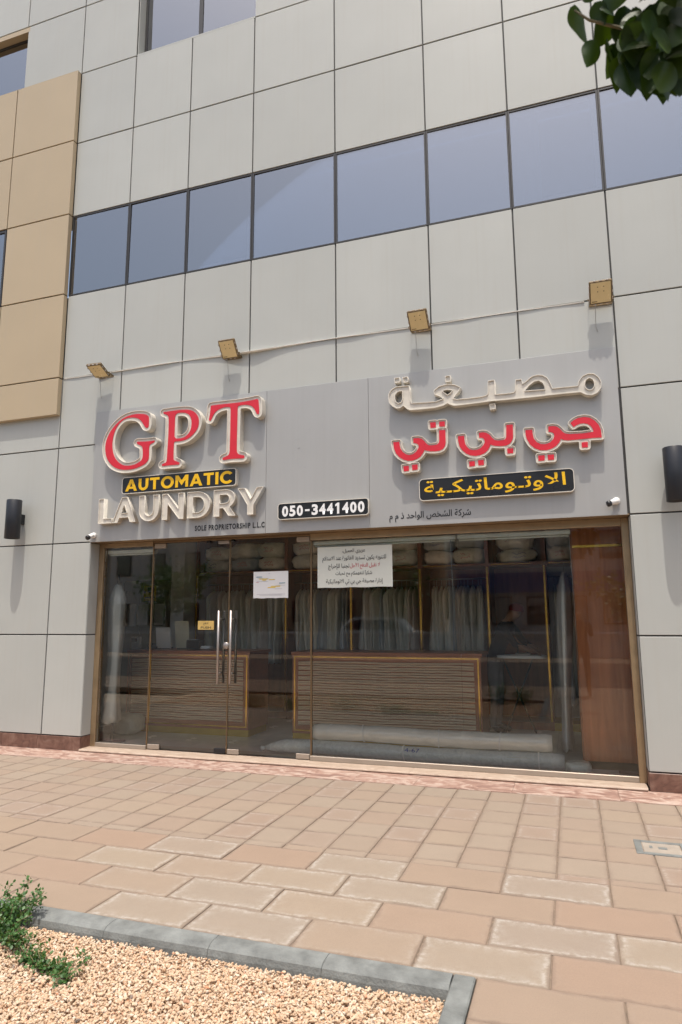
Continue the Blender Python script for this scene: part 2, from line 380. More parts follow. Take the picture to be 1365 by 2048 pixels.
def curve_mesh(c):
    o = bpy.data.objects.new('tmp', c); COL.objects.link(o)
    dg = bpy.context.evaluated_depsgraph_get(); dg.update()
    me = bpy.data.meshes.new_from_object(o.evaluated_get(dg)); bpy.data.objects.remove(o)
    return me
def fill(name, loops, y0, y1, m, parent=None):
    """loops of (X, Z); solid between y0 (front) and y1 (back)"""
    c = bpy.data.curves.new(name, 'CURVE'); c.dimensions = '2D'; c.fill_mode = 'BOTH'
    c.extrude = abs(y1-y0)/2
    for L in loops:
        sp = c.splines.new('POLY'); sp.points.add(len(L)-1); sp.use_cyclic_u = True
        for q, (x, z) in zip(sp.points, L): q.co = (x, z, 0, 1)
    me = curve_mesh(c); bpy.data.curves.remove(c)
    ym = (y0+y1)/2
    for v in me.vertices: x, z, e = v.co; v.co = (x, ym - e, z)
    return link(name, me, m, parent)
def text_me(s, size_w, size_h, bold=0.0, space=1.0):
    """text as mesh fitted into width x height, lower left at 0,0 in X,Z, facing -Y"""
    c = bpy.data.curves.new('t', 'FONT'); c.body = s; c.offset = bold; c.resolution_u = 3; c.space_character = space
    me = curve_mesh(c); bpy.data.curves.remove(c)
    n = len(me.vertices); a = np.zeros(n*3); me.vertices.foreach_get('co', a); a = a.reshape(-1, 3)
    lo = a.min(0); hi = a.max(0)
    out = np.zeros_like(a); out[:, 0] = (a[:, 0]-lo[0])/(hi[0]-lo[0])*size_w; out[:, 2] = (a[:, 1]-lo[1])/(hi[1]-lo[1])*size_h
    me.vertices.foreach_set('co', out.ravel()); me.update(); return me
def text(name, s, x, y, z, w, h, m, parent=None, bold=0.0, space=1.0):
    return link(name, text_me(s, w, h, bold, space), m, parent, (x, y, z))
# --- Arabic shaping into presentation forms, visual order
FORMS = {}
for row in '''ا FE8D FE8E - -|أ FE83 FE84 - -|إ FE87 FE88 - -|آ FE81 FE82 - -|ب FE8F FE90 FE91 FE92|ة FE93 FE94 - -|ت FE95 FE96 FE97 FE98|ث FE99 FE9A FE9B FE9C|ج FE9D FE9E FE9F FEA0|ح FEA1 FEA2 FEA3 FEA4|خ FEA5 FEA6 FEA7 FEA8|د FEA9 FEAA - -|ذ FEAB FEAC - -|ر FEAD FEAE - -|ز FEAF FEB0 - -|س FEB1 FEB2 FEB3 FEB4|ش FEB5 FEB6 FEB7 FEB8|ص FEB9 FEBA FEBB FEBC|ع FEC9 FECA FECB FECC|غ FECD FECE FECF FED0|ف FED1 FED2 FED3 FED4|ق FED5 FED6 FED7 FED8|ك FED9 FEDA FEDB FEDC|ل FEDD FEDE FEDF FEE0|م FEE1 FEE2 FEE3 FEE4|ن FEE5 FEE6 FEE7 FEE8|ه FEE9 FEEA FEEB FEEC|و FEED FEEE - -|ي FEF1 FEF2 FEF3 FEF4|ى FEEF FEF0 - -|ـ 0640 0640 0640 0640|ﻻ FEFB FEFC - -|ﻷ FEF7 FEF8 - -|ﻵ FEF5 FEF6 - -'''.split('|'):
    p = row.split(); FORMS[p[0]] = [None if q == '-' else chr(int(q, 16)) for q in p[1:]]
def arab(s):
    s = s.replace('لا', 'ﻻ').replace('لأ', 'ﻷ').replace('لآ', 'ﻵ'); out = []
    for i, ch in enumerate(s):
        f = FORMS.get(ch)
        if not f: out.append(ch); continue
        pv = FORMS.get(s[i-1]) if i else None; nx = FORMS.get(s[i+1]) if i+1 < len(s) else None
        jp = bool(pv and pv[2]); jn = bool(nx and f[2])
        out.append(f[3] if jp and jn else f[1] if jp else f[2] if jn else f[0])
    return ''.join(out[::-1])
# --- signed distance outlines, to set a tray round a letter
def sdf_offset(polys, d, res=0.005):
    """polys: list of letters, each a list of loops; returns outlines of the union grown by d"""
    allp = np.array([p for g in polys for L in g for p in L])
    lo = allp.min(0)-d-4*res; hi = allp.max(0)+d+4*res
    nx, nz = int((hi[0]-lo[0])/res)+2, int((hi[1]-lo[1])/res)+2
    gx, gz = np.meshgrid(lo[0]+np.arange(nx)*res, lo[1]+np.arange(nz)*res, indexing='ij')
    best = np.full(gx.shape, 1e9)
    for g in polys:
        dist = np.full(gx.shape, 1e9); ins = np.zeros(gx.shape, bool)
        for L in g:
            for (x0, z0), (x1, z1) in zip(L, L[1:]+L[:1]):
                ex, ez = x1-x0, z1-z0; l2 = ex*ex+ez*ez
                if l2 < 1e-14: continue
                tt = np.clip(((gx-x0)*ex+(gz-z0)*ez)/l2, 0, 1)
                dist = np.minimum(dist, np.hypot(gx-x0-tt*ex, gz-z0-tt*ez))
                cr = ((z0 <= gz) & (z1 > gz)) | ((z1 <= gz) & (z0 > gz))
                if z1 != z0: ins ^= cr & (gx < x0 + (gz-z0)*ex/ez)
        best = np.minimum(best, np.where(ins, -dist, dist))
    f = best - d
    seg = {}
    def ip(a, b):
        fa, fb = f[a], f[b]; t = fa/(fa-fb)
        return (lo[0]+(a[0]+(b[0]-a[0])*t)*res, lo[1]+(a[1]+(b[1]-a[1])*t)*res)
    sgn = f < 0
    q = sgn[:-1, :-1].astype(int)+sgn[1:, :-1]*2+sgn[1:, 1:]*4+sgn[:-1, 1:]*8
    for i, j in zip(*np.nonzero((q > 0) & (q < 15))):
        c = [(i, j), (i+1, j), (i+1, j+1), (i, j+1)]
        cross = [k for k in range(4) if sgn[c[k]] != sgn[c[(k+1) % 4]]]
        prs = [(cross[0], cross[1])] if len(cross) == 2 else [(cross[0], cross[1]), (cross[2], cross[3])]
        for a, b in prs:
            ka = tuple(sorted((c[a], c[(a+1) % 4]))); kb = tuple(sorted((c[b], c[(b+1) % 4])))
            seg.setdefault(ka, []).append(kb); seg.setdefault(kb, []).append(ka)
    loops = []; seen = set()
    for k in seg:
        if k in seen: continue
        L = []; cur = k; prev = None
        while cur not in seen:
            seen.add(cur); L.append(ip(*cur))
            nxt = [n for n in seg[cur] if n != prev and n not in seen]
            prev = cur
            if not nxt: break
            cur = nxt[0]
        if len(L) > 8:
            A = np.array(L); A = (np.roll(A, 1, 0)+2*A+np.roll(A, -1, 0))/4
            keep = [A[0]]
            for a, b, c2 in zip(A, A[1:], np.roll(A, -1, 0)[1:]):
                e1 = b-keep[-1]; e2 = c2-b; n1 = np.hypot(*e1); n2 = np.hypot(*e2)
                if n1 < 1e-9: continue
                turn = abs(e1[0]*e2[1]-e1[1]*e2[0])/(n1*n2+1e-12)
                if turn > 0.05 or n1 > 0.03: keep.append(b)
            loops.append([tuple(p) for p in keep])
    return loops
def smooth_loop(L, it=1):
    for _ in range(it):
        o = []
        for (a, b), (c, d) in zip(L, L[1:]+L[:1]):
            if math.hypot(c-a, d-b) < 0.14: o += [(a*.75+c*.25, b*.75+d*.25), (a*.25+c*.75, b*.25+d*.75)]
            else:
                l = 0.02/math.hypot(c-a, d-b); o += [(a+(c-a)*l, b+(d-b)*l), (c-(c-a)*l, d-(d-b)*l)]
        L = o
    return L
def copy_tree(o, parent=None):
    c = o.copy(); COL.objects.link(c)
    if parent is not None: c.parent = parent
    for ch in o.children: copy_tree(ch, c)
    return c


# ================================================================== the setting
def structure(o): o['kind'] = 'structure'; return o
def sheet(name, x0, x1, y0, y1, z, m):
    me = bpy.data.meshes.new(name); me.from_pydata([(x0, y0, z), (x1, y0, z), (x1, y1, z), (x0, y1, z)], [], [(0, 1, 2, 3)])
    return structure(link(name, me, m))
sheet('ground', -400, 400, -500, 200, -0.16, 'sand')
sheet('road', -150, 150, -19.0, -9.0, -0.13, 'asphalt')
# pavement: grout sheets with the pavers let into them
pv = thing('pavement', '', ''); del pv['label'], pv['category']; structure(pv)
def slab_sheet(name, x0, x1, y0, y1, z0, z1, m, par):
    return box(name, (x0, y0, z0), (x1, y1, z1), m, par)
slab_sheet('grout_bed', -14, 8, -3.625, 0.5, -0.12, -0.007, 'grout', pv)
slab_sheet('grout_bed', -0.482, 8, -8.8, -3.625, -0.12, -0.007, 'grout', pv)
slab_sheet('grout_bed', -14, -0.482, -8.8, -6.2, -0.12, -0.007, 'grout', pv)
def paver_mesh(w, d, h=0.05, c=0.004):
    bm = bmesh.new(); badd(bm, (-w/2, -d/2, -h), (w/2, d/2, 0)); 
    es = [e for e in bm.edges if all(v.co.z > -1e-6 for v in e.verts)] + [e for e in bm.edges if abs(e.verts[0].co.z-e.verts[1].co.z) > 0.01]
    bmesh.ops.bevel(bm, geom=es, offset=c, segments=1, affect='EDGES'); return bm2me(bm)
PM = {'s': paver_mesh(0.292, 0.302), 't': paver_mesh(0.292, 0.082), 'b': paver_mesh(0.590, 0.312)}
PM['s'].materials.append(M['paver']); PM['t'].materials.append(M['paver']); PM['b'].materials.append(M['slab'])
far = []
def paver(kind, x, y, vis=True):
    dz = R_.uniform(-0.0016, 0.0012); rx, ry, rz = (R_.gauss(0, 0.0028) for _ in range(3))
    if not vis: far.append((kind, x, y, dz)); return
    o = bpy.data.objects.new('paver', PM[kind]); COL.objects.link(o); o.parent = pv
    o.location = (x + R_.gauss(0, 0.0008), y + R_.gauss(0, 0.0008), dz); o.rotation_euler = (rx, ry, rz)
def right_edge(y): return 0.36 + (y+4.0)*0.13 + 0.25
def left_edge(y): return -2.6 - (y+4.4)*1.16 - 0.35
for r in range(6):                                   # six rows of squares
    y = -0.42 - 0.3085*(r+0.5)
    for k in range(-45, 26):
        x = 0.1185 + 0.2987*(k+0.5); paver('s', x, y, left_edge(y) < x < right_edge(y))
for k in range(-45, 26):
    x = 0.1185 + 0.2987*(k+0.5); paver('t', x, -2.316, left_edge(-2.3) < x < right_edge(-2.3))
ROWS = [-2.358, -2.680, -3.000, -3.314, -3.622]
for r in range(4):
    y = (ROWS[r]+ROWS[r+1])/2
    for k in range(-22, 13):
        x = 0.1175 + 0.5955*(k+0.5) + (0.2985 if r % 2 else 0); paver('b', x, y, left_edge(y) < x < right_edge(y))
for r in range(16):
    y = -3.624 - 0.3135*(r+0.5)
    for k in range(0, 12):
        x = 0.112 + 0.5955*(k-0.5) + (0.2985 if r % 2 else 0)
        if x-0.29 < -0.475:
            continue
        paver('b', x, y, x < 0.5 and r < 2)
    # short cut pieces against the kerb
def joined(name, lst, parent):
    vs, fs, mi = [], [], []
    for kind, x, y, dz in lst:
        me = PM[kind]; b = len(vs)
        vs += [(v.co.x+x, v.co.y+y, v.co.z+dz) for v in me.vertices]
        fs += [tuple(b+i for i in p.vertices) for p in me.polygons]; mi += [0 if kind != 'b' else 1]*len(me.polygons)
    me = bpy.data.meshes.new(name); me.from_pydata(vs, [], fs); me.polygons.foreach_set('material_index', mi)
    o = link(name, me, ['paver_plain', 'paver_plain'], parent); o['kind'] = 'stuff'; return o
M['paver_plain'] = mat('plain paver', (0.26, 0.205, 0.155), 0.85, var=0.12, vs=2.5)
cut = paver_mesh(0.285, 0.306)
for r in range(16):
    if r % 2 == 0:
        me = cut; 
        if not cut.materials: cut.materials.append(M['slab'])
        y = -3.624 - 0.3135*(r+0.5)
        # first slab of the row starts at the kerb
        o = bpy.data.objects.new('paver', PM['b']); COL.objects.link(o); o.parent = pv; o.location = (-0.482+0.297, y, 0)
    else:
        o = bpy.data.objects.new('paver', cut); COL.objects.link(o); o.parent = pv; o.location = (-0.482+0.146, -3.624-0.3135*(r+0.5), 0)
        if not cut.materials: cut.materials.append(M['slab'])
joined('paver_field', far, pv)
# marble band along the building and the cream threshold
x = -12.0; mb = thing('marble_band', '', ''); del mb['label'], mb['category']; structure(mb)
while x < 6:
    w = R_.choice([0.6, 0.75, 0.9, 1.2])
    box('slab', (x-w/2+0.001 - (x-w/2) - w/2, 0, 0), (w/2-0.0015, 0.425, 0.055), 'marble', mb).location = (x+w/2, -0.4185, -0.055+R_.uniform(0, 0.0012)+0.001)
    x += w
def lath(name, prof, x0, x1, m, parent):            # profile in (y, z) run along X
    n = len(prof); vs = [(x0, y, z) for y, z in prof]+[(x1, y, z) for y, z in prof]
    fs = [(i, (i+1) % n, n+(i+1) % n, n+i) for i in range(n)]+[tuple(range(n))[::-1], tuple(range(n, 2*n))]
    me = bpy.data.meshes.new(name); me.from_pydata(vs, [], fs); bm = bmesh.new(); bm.from_mesh(me); bmesh.ops.recalc_face_normals(bm, faces=bm.faces); bm.to_mesh(me); bm.free()
    return link(name, me, m, parent)
tprof = [(-0.012, 0.002), (-0.026, 0.008), (-0.030, 0.016), (-0.026, 0.025), (-0.012, 0.030), (0.16, 0.031), (0.45, 0.031), (0.45, 0.002)]
for a, b in ((-5.646, -3.80), (-3.798, -1.62), (-1.618, 0.555)): lath('threshold', tprof, a, b, 'cream_step', mb)

# kerb round the gravel bed
kb = thing('kerb', '', ''); del kb['label'], kb['category']; structure(kb)
kprof = [(-3.628, -0.11), (-3.628, 0.000), (-3.633, 0.004), (-3.685, 0.004), (-3.715, 0.000), (-3.738, -0.014), (-3.746, -0.040), (-3.754, -0.14), (-3.65, -0.15)]
ks = [-0.585, -1.163, -1.745, -2.345, -2.94, -3.54, -4.14, -4.74, -5.34, -5.94, -6.54, -7.14, -7.74]
for b, a in zip(ks, ks[1:]): lath('kerb_stone', kprof, a+0.0012, b-0.0012, 'kerb', kb)
yy = -3.628
for i in range(5):
    o = box('kerb_stone', (-0.582, yy-0.597 if i else yy-0.597, -0.14), (-0.486, yy, 0.004), 'kerb', kb, 0.006); yy -= 0.602
# bed and gravel
structure(box('planting_bed', (-8.0, -6.2, -0.15), (-0.583, -3.70, -0.075), 'earth'))
def ico():
    bm = bmesh.new(); bmesh.ops.create_icosphere(bm, subdivisions=1, radius=1.0)
    v = np.array([p.co[:] for p in bm.verts]); f = np.array([[q.index for q in p.verts] for p in bm.faces]); bm.free(); return v, f
IV, IF = ico()
def pebbles():
    rs = np.random.RandomState(3); P = []
    def spread(x0, x1, y0, y1, n, z): 
        P.append(np.c_[rs.uniform(x0, x1, n), rs.uniform(y0, y1, n), z + rs.uniform(-0.008, 0.010, n), rs.uniform(0.0040, 0.0090, n)])
    spread(-3.7, -0.60, -4.75, -3.752, 42000, -0.056)
    spread(-7.8, -0.60, -6.15, -4.75, 9000, -0.060); P[-1][:, 3] *= 1.9
    spread(-7.8, -3.7, -4.75, -3.76, 4500, -0.060); P[-1][:, 3] *= 1.8
    P = np.concatenate(P); n = len(P)
    # a few flights of variants of one stone, squashed and turned
    vs = np.repeat(IV[None], n, 0) * (1+rs.uniform(-0.28, 0.28, (n, len(IV), 1)))
    vs *= np.stack([rs.uniform(0.9, 1.5, n), rs.uniform(0.7, 1.1, n), rs.uniform(0.55, 0.9, n)], 1)[:, None]
    ax = rs.uniform(0, 6.28, n); ay = rs.normal(0, 0.45, n)
    c, s = np.cos(ay)[:, None], np.sin(ay)[:, None]
    x, y, z = vs[..., 0], vs[..., 1], vs[..., 2]; x, z = x*c+z*s, -x*s+z*c
    c, s = np.cos(ax)[:, None], np.sin(ax)[:, None]; x, y = x*c-y*s, x*s+y*c
    V = np.stack([x, y, z], -1)*P[:, None, 3:4]+P[:, None, :3]
    Fc = (IF[None]+np.arange(n)[:, None, None]*len(IV)).reshape(-1, 3)
    me = bpy.data.meshes.new('gravel'); me.from_pydata(V.reshape(-1, 3).tolist(), [], Fc.tolist())
    at = me.attributes.new('tone', 'FLOAT', 'FACE'); at.data.foreach_set('value', np.repeat(rs.uniform(0, 1, n), len(IF)).astype(np.float32))
    return me
o = link('gravel', pebbles(), 'gravel'); o['kind'] = 'stuff'; o['label'] = 'apricot gravel filling the kerbed bed'; o['category'] = 'gravel'

# ================================================================== the building
B = thing('building', 'pale grey panel-clad building with a beige projecting bay and blue window band', 'building')
G = 0.008                                  # half a joint
def panel(x0, x1, z0, z1, y=0.0, m='panel', name='panel', th=0.02):
    bm = bmesh.new(); w, h = (x1-x0)/2-G, (z1-z0)/2-G
    badd(bm, (-w, -th/2, -h), (w, th/2, h))
    es = [e for e in bm.edges if all(v.co.y < 0 for v in e.verts)]
    bmesh.ops.bevel(bm, geom=es, offset=0.003, segments=1, affect='EDGES')
    o = link(name, bm2me(bm), m, B, ((x0+x1)/2, y+th/2+R_.uniform(-0.0006, 0.0006), (z0+z1)/2))
    o.rotation_euler = (R_.gauss(0, 0.0006), 0, R_.gauss(0, 0.0006)); return o
XS = [-11.2, -10.2, -9.2, -8.25, -7.30, -6.240, -5.307, -4.411, -3.480, -2.381, -1.279, -0.360, 0.571, 1.68, 2.78, 3.70, 4.65]
ZS = [0.165, 1.369, 2.51, 3.768, 4.72, 5.90, 7.08, 8.209, 9.328, 10.45, 11.58, 12.7]
OX0, OX1 = -5.648, 0.571                  # shop opening
BAYX = -6.246
def backing(x0, x1, z0, z1): box('backing_wall', (x0, 0.0145, z0), (x1, 0.30, z1), 'joint', B)
backing(-11.2, OX0-0.004, 0.05, 5.88); backing(OX1+0.004, 4.65, 0.05, 5.88); backing(OX0-0.004, OX1+0.004, 2.52, 5.88)
backing(-11.2, 4.65, 7.10, 9.30); backing(-11.2, -7.9, 5.88, 7.10)
backing(-7.25, -5.312, 9.30, 12.7); backing(-3.476, 4.65, 9.30, 12.7); backing(-5.312, -3.476, 11.0, 12.7); backing(-11.2, -9.2, 9.30, 12.7); backing(-9.2, -7.25, 10.40, 12.7)
for i in range(len(XS)-1):
    x0, x1 = XS[i], XS[i+1]
    for j in range(len(ZS)-1):
        z0, z1 = ZS[j], ZS[j+1]
        if x1 <= -6.2 and 4.7 < z0 < 9.2: continue                 # beige bay hangs here
        if z0 == 5.90 and x0 > -6.3: continue                      # window band
        if z1 < 2.6:
            if x0 > OX0-0.4 and x1 < OX1+0.05: continue            # shop
            if x0 < OX0 < x1: x1 = OX0
        if z0 == 2.51 and x0 > OX0 and x1 < OX1+0.05: continue     # behind the sign
        if z0 == 2.51 and x0 < OX0 < x1: x1 = OX0-0.003
        if z0 in (9.328, 10.45) and x0 in (-5.307, -4.411): continue   # upper window
        if z0 == 9.328 and x0 in (-8.25, -9.2): continue           # small window far left
        if x0 == -6.240 and z1 <= 2.6: x1 = OX0
        panel(x0, x1, z0, z1)
        x1 = XS[i+1]
# reveal of the shop opening on the left
for z0, z1 in ((0.165, 1.369), (1.369, 2.505)):
    box('reveal_panel', (OX0-0.006, 0.004, z0+G), (OX0, 0.185, z1-G), 'panel', B, 0.001)
    box('reveal_panel', (OX1, 0.024, z0+G), (OX1+0.006, 0.185, z1-G), 'panel', B, 0.001)
# plinth stones
def plinth(x0, x1):
    x = x0
    while x < x1-0.05:
        w = min(R_.choice([0.62, 0.7, 0.55]), x1-x)
        if x1-x-w < 0.15: w = x1-x
        box('plinth_stone', (-w/2+0.0012, -0.010, -0.078), (w/2-0.0012, 0.0135, 0.078), 'plinth', B, 0.002).location = (x+w/2, 0.004, 0.082); x += w
plinth(-11.2, OX0); plinth(OX1, 4.6)
box('plinth_stone', (OX0-0.02, 0.018, 0.03), (OX0+0.003, 0.19, 0.162), 'plinth', B)
box('plinth_stone', (OX1-0.003, 0.018, 0.03), (OX1+0.02, 0.19, 0.162), 'plinth', B)
# beige bay, proud of the wall
BD = 0.072
bz = [4.215, 4.72, 5.90, 7.08, 8.209, 9.318]
bx = [-11.2, -10.1, -8.95, -7.335, BAYX]
box('bay_core', (-11.2, -0.03, 4.222), (BAYX-0.012, 0.012, 9.305), 'joint', B)
for i in range(4):
    for j in range(5):
        if i == 2 and j == 2:
            continue
        panel(bx[i], bx[i+1]+(0.008 if i == 3 else 0), bz[j]-(0.008 if j == 0 else 0), bz[j+1]+(0.008 if j == 4 else 0), -BD, 'beige')
for j in range(5):
    box('bay_return', (BAYX-0.011, -BD+0.0205, bz[j]+(G if j else 0)), (BAYX-0.001, 0.0, bz[j+1]-G*(j < 4)), 'beige', B, 0.001)
box('bay_soffit', (-11.2, -BD+0.0205, 4.216), (BAYX-0.014, 0.0, 4.2215), 'beige', B)
box('bay_cap', (-11.2, -BD+0.002, 9.3185), (BAYX, 0.0, 9.326), 'beige', B)
# window panes ------------------------------------------------------
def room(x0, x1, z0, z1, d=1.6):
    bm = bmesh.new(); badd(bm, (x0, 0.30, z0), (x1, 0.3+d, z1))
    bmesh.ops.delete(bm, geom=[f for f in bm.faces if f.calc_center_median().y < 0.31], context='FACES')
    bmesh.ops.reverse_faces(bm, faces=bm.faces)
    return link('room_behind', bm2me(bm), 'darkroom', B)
def window(x0, x1, z0, z1, y, sash=False, blind=None, fw=0.018):
    c = ((x0+x1)/2, y, (z0+z1)/2); a, h = (x1-x0)/2, (z1-z0)/2
    bm = bmesh.new()
    for lo, hi in (((-a, 0, -h), (-a+fw, 0.05, h)), ((a-fw, 0, -h), (a, 0.05, h)), ((-a+fw, 0.001, h-fw), (a-fw, 0.049, h)), ((-a+fw, 0.001, -h), (a-fw, 0.049, -h+fw))): badd(bm, lo, hi)
    w = link('window', bm2me(bm), 'frame_black', B, c)
    p = box('pane', (-a+fw, 0.012, -h+fw), (a-fw, 0.022, h-fw), 'winglass', w); p.rotation_euler = (R_.gauss(0, 0.0035), 0, R_.gauss(0, 0.0035))
    if sash:
        s = 0.05; bm = bmesh.new(); a2, h2 = a-fw-0.004, h-fw-0.004
        for lo, hi in (((-a2, 0.025, -h2), (-a2+s, 0.040, h2)), ((a2-s, 0.025, -h2), (a2, 0.040, h2)), ((-a2+s, 0.026, h2-s), (a2-s, 0.039, h2)), ((-a2+s, 0.026, -h2), (a2-s, 0.039, -h2+s))): badd(bm, lo, hi)
        link('sash', bm2me(bm), 'sashbeige', w)
    if blind:
        u0, u1 = blind; bm = bmesh.new(); n = max(2, int((u1-u0)*a*2/0.03))
        xs = [-a+2*a*(u0+(u1-u0)*k/n) for k in range(n+1)]
        vs = [[bm.verts.new((xx, 0.075+0.02*math.sin(k*1.7)+0.012*math.sin(k*0.9), zz)) for zz in (-h, h)] for k, xx in enumerate(xs)]
        for p0, p1 in zip(vs, vs[1:]): bm.faces.new((p0[0], p1[0], p1[1], p0[1]))
        link('curtain', bm2me(bm, smooth=True), 'curtain', w)
    return w
M['frame_black'] = mat('dark window gasket', (0.035, 0.033, 0.032), 0.45)
M['sashbeige'] = mat('beige window sash', (0.92, 0.80, 0.74), 0.5)
M['curtain'] = mat('pale curtain', (0.85, 0.86, 0.85), 0.85)
wx = XS[5:]
for i in range(len(wx)-1):
    window(wx[i]+0.002, wx[i+1]-0.002, 5.902, 7.078, 0.004, sash=(i in (2, 6)), blind={6: (0.06, 0.34), 1: (0.0, 0.12)}.get(i))
room(-6.235, 4.64, 5.89, 7.09)
for a, b in ((-5.294, -4.385), (-4.385, -3.476)): window(a, b, 9.345, 10.99, 0.15, blind=(0.05, 0.95) if a < -5 else (0.0, 0.2), fw=0.03)
box('reveal_panel', (-5.305, 0.02, 9.336), (-5.2945, 0.30, 11.0), 'panel', B); box('reveal_panel', (-3.4755, 0.02, 9.336), (-3.468, 0.30, 11.0), 'panel', B)
box('reveal_panel', (-5.294, 0.0, 9.318), (-3.476, 0.30, 9.344), 'panel', B)
room(-5.29, -3.48, 9.3, 11.0)
window(-8.25, -7.262, 9.36, 10.36, 0.10, fw=0.03); window(-9.2, -8.25, 9.36, 10.36, 0.10, fw=0.03); room(-9.2, -7.26, 9.3, 10.4)
box('reveal_panel', (-7.262, 0.02, 9.34), (-7.256, 0.30, 10.44), 'panel', B)
box('reveal_panel', (-9.2, 0.0, 10.365), (-7.262, 0.30, 10.44), 'beige', B)
window(-8.94, -7.345, 5.91, 7.07, -0.066, fw=0.03)

# ================================================================== shopfront (parts of the building)
GY = 0.200
FT = 2.445                                   # underside of the head frame
boxes('soffit_panel', [((OX0+0.001, -0.012, 2.5035), (-4.62, 0.30, 2.516)), ((-4.614, -0.012, 2.5035), (-3.02, 0.30, 2.516)), ((-3.014, -0.012, 2.5035), (-1.42, 0.30, 2.516)), ((-1.414, -0.012, 2.5035), (OX1-0.001, 0.30, 2.516))], 'bronze', B)
def bar(lo, hi, m='bronze', name='frame', b=0.003, parent=None): return box(name, lo, hi, m, parent or B, b)
bar((OX0+0.002, 0.165, 0.032), (OX0+0.075, 0.24, 2.5025)); bar((OX1-0.068, 0.165, 0.032), (OX1-0.002, 0.24, 2.5025))
bar((OX0+0.0755, 0.168, FT), (-4.853, 0.238, 2.5025)); bar((-2.765, 0.168, FT-0.02), (OX1-0.0685, 0.238, 2.5025))
bar((-4.852, 0.178, 2.478), (-2.766, 0.232, 2.5028), 'bronze_dark')
bar((OX0+0.0755, 0.168, 0.032), (-4.853, 0.238, 0.078), 'alu'); bar((-2.765, 0.168, 0.032), (OX1-0.0685, 0.238, 0.082), 'alu')
def shop_window(x0, x1, z0=0.0785, z1=FT-0.0205):
    w = box('shop_window', (x0, GY, z0), (x1, GY+0.010, z1), 'glass', B); return w
shop_window(OX0+0.076, -4.862, 0.0785, FT-0.0005); shop_window(-2.758, -1.1075); shop_window(-1.1045, OX1-0.069)
def strip(x, w=0.011, z0=0.034, z1=2.476, m='bronze_dark'): return box('gasket_strip', (x-w/2, GY-0.010, z0), (x+w/2, GY+0.022, z1), m, B, 0.002)
strip(-4.857, 0.016); strip(-2.762, 0.016, 0.034, 2.42)
def door(x0, x1, hinge_left):
    d = box('door', (x0, GY, 0.046), (x1, GY+0.012, 2.472), 'glass', B)
    hx = x0 if hinge_left else x1; s = 1 if hinge_left else -1
    def patch(a, b, z0, z1, m='alu', nm='patch_fitting'):
        return box(nm, (min(a, b), GY-0.012, z0), (max(a, b), GY+0.024, z1), m, d, 0.003)
    patch(hx+s*0.004, hx+s*0.165, 0.040, 0.094); patch(hx+s*0.004, hx+s*0.165, 2.415, 2.4725)
    mx = x1 if hinge_left else x0
    patch(mx-s*0.004, mx-s*0.150, 0.040, 0.094, 'black' if hinge_left else 'alu', 'bottom_lock')
    if hinge_left: patch(mx-s*0.004, mx-s*0.150, 2.435, 2.4725, 'steel', 'top_lock')
    box('door_stop', (mx-s*0.02, GY-0.03, 2.455), (mx-s*0.055, GY+0.01, 2.477), 'black', d) if not hinge_left else box('door_stop', (mx-0.30, GY-0.03, 2.455), (mx-0.255, GY+0.01, 2.477), 'black', d)
    gx = mx - s*0.095 if hinge_left else mx - s*0.050
    for y in (GY-0.062, GY+0.075):
        tube('pull_handle', [(gx, y, 0.815), (gx, y, 1.645)], 0.0145, 'steel', d, 14)
    for z in (0.93, 1.545): tube('handle_standoff', [(gx, GY-0.062, z), (gx, GY+0.075, z)], 0.009, 'steel', d, 8)
    return d
dl = door(-4.846, -3.802, True); dr = door(-3.788, -2.774, False)
strip(-3.795, 0.013, 0.05, 2.47)
lk = link('door_lock', lathe_me([(0, -0.02), (0.036, -0.02), (0.040, -0.012), (0.040, 0.03), (0.034, 0.036), (0.0, 0.036)], 20), 'steel', dl, (-3.815, GY, 1.243), (rad(90), 0, 0))
pp = box('push_plate', (-4.205, GY-0.0035, 1.425), (-3.990, GY-0.0005, 1.528), 'goldplate', dl)
text('plate_letters', 'PUSH', -4.165, GY-0.0042, 1.437, 0.135, 0.026, 'ink', pp, 0.012)
text('plate_letters', arab('ادفع'), -4.13, GY-0.0042, 1.478, 0.062, 0.036, 'ink', pp, 0.008)

# rolled-up blinds just inside the fixed panes
for x0, x1, lb in ((-5.57, -4.868, 'narrow white rolled-up blind above the left fixed pane'), (-2.752, -1.128, 'white rolled-up blind behind the large Arabic notice'), (-1.108, 0.030, 'white rolled-up blind left of the brown wood cabinet')):
    b = thing('roller_blind', lb, 'blind', (x0, 0.27, 2.385))
    box('head_rail', (0, -0.035, -0.012), (x1-x0, 0.03, 0.034), 'blindwhite', b, 0.004)
    tube('rolled_fabric', [(0.01, 0.0, -0.024), (x1-x0-0.01, 0.0, -0.024)], 0.011, 'blindwhite', b)
    cx = x1-x0-0.015 if x0 > -2 else 0.012
    if x0 > -5: tube('pull_cord', [(cx, -0.01, 0.02), (cx+0.01, -0.015, -0.6), (cx+0.014, -0.012, -1.35)] if x0 > -2 else [(x1-x0-0.06, -0.01, 0.02), (x1-x0-0.05, -0.012, -0.5), (x1-x0-0.04, -0.01, -1.18)], 0.0028, 'thin_cable', b, 6)

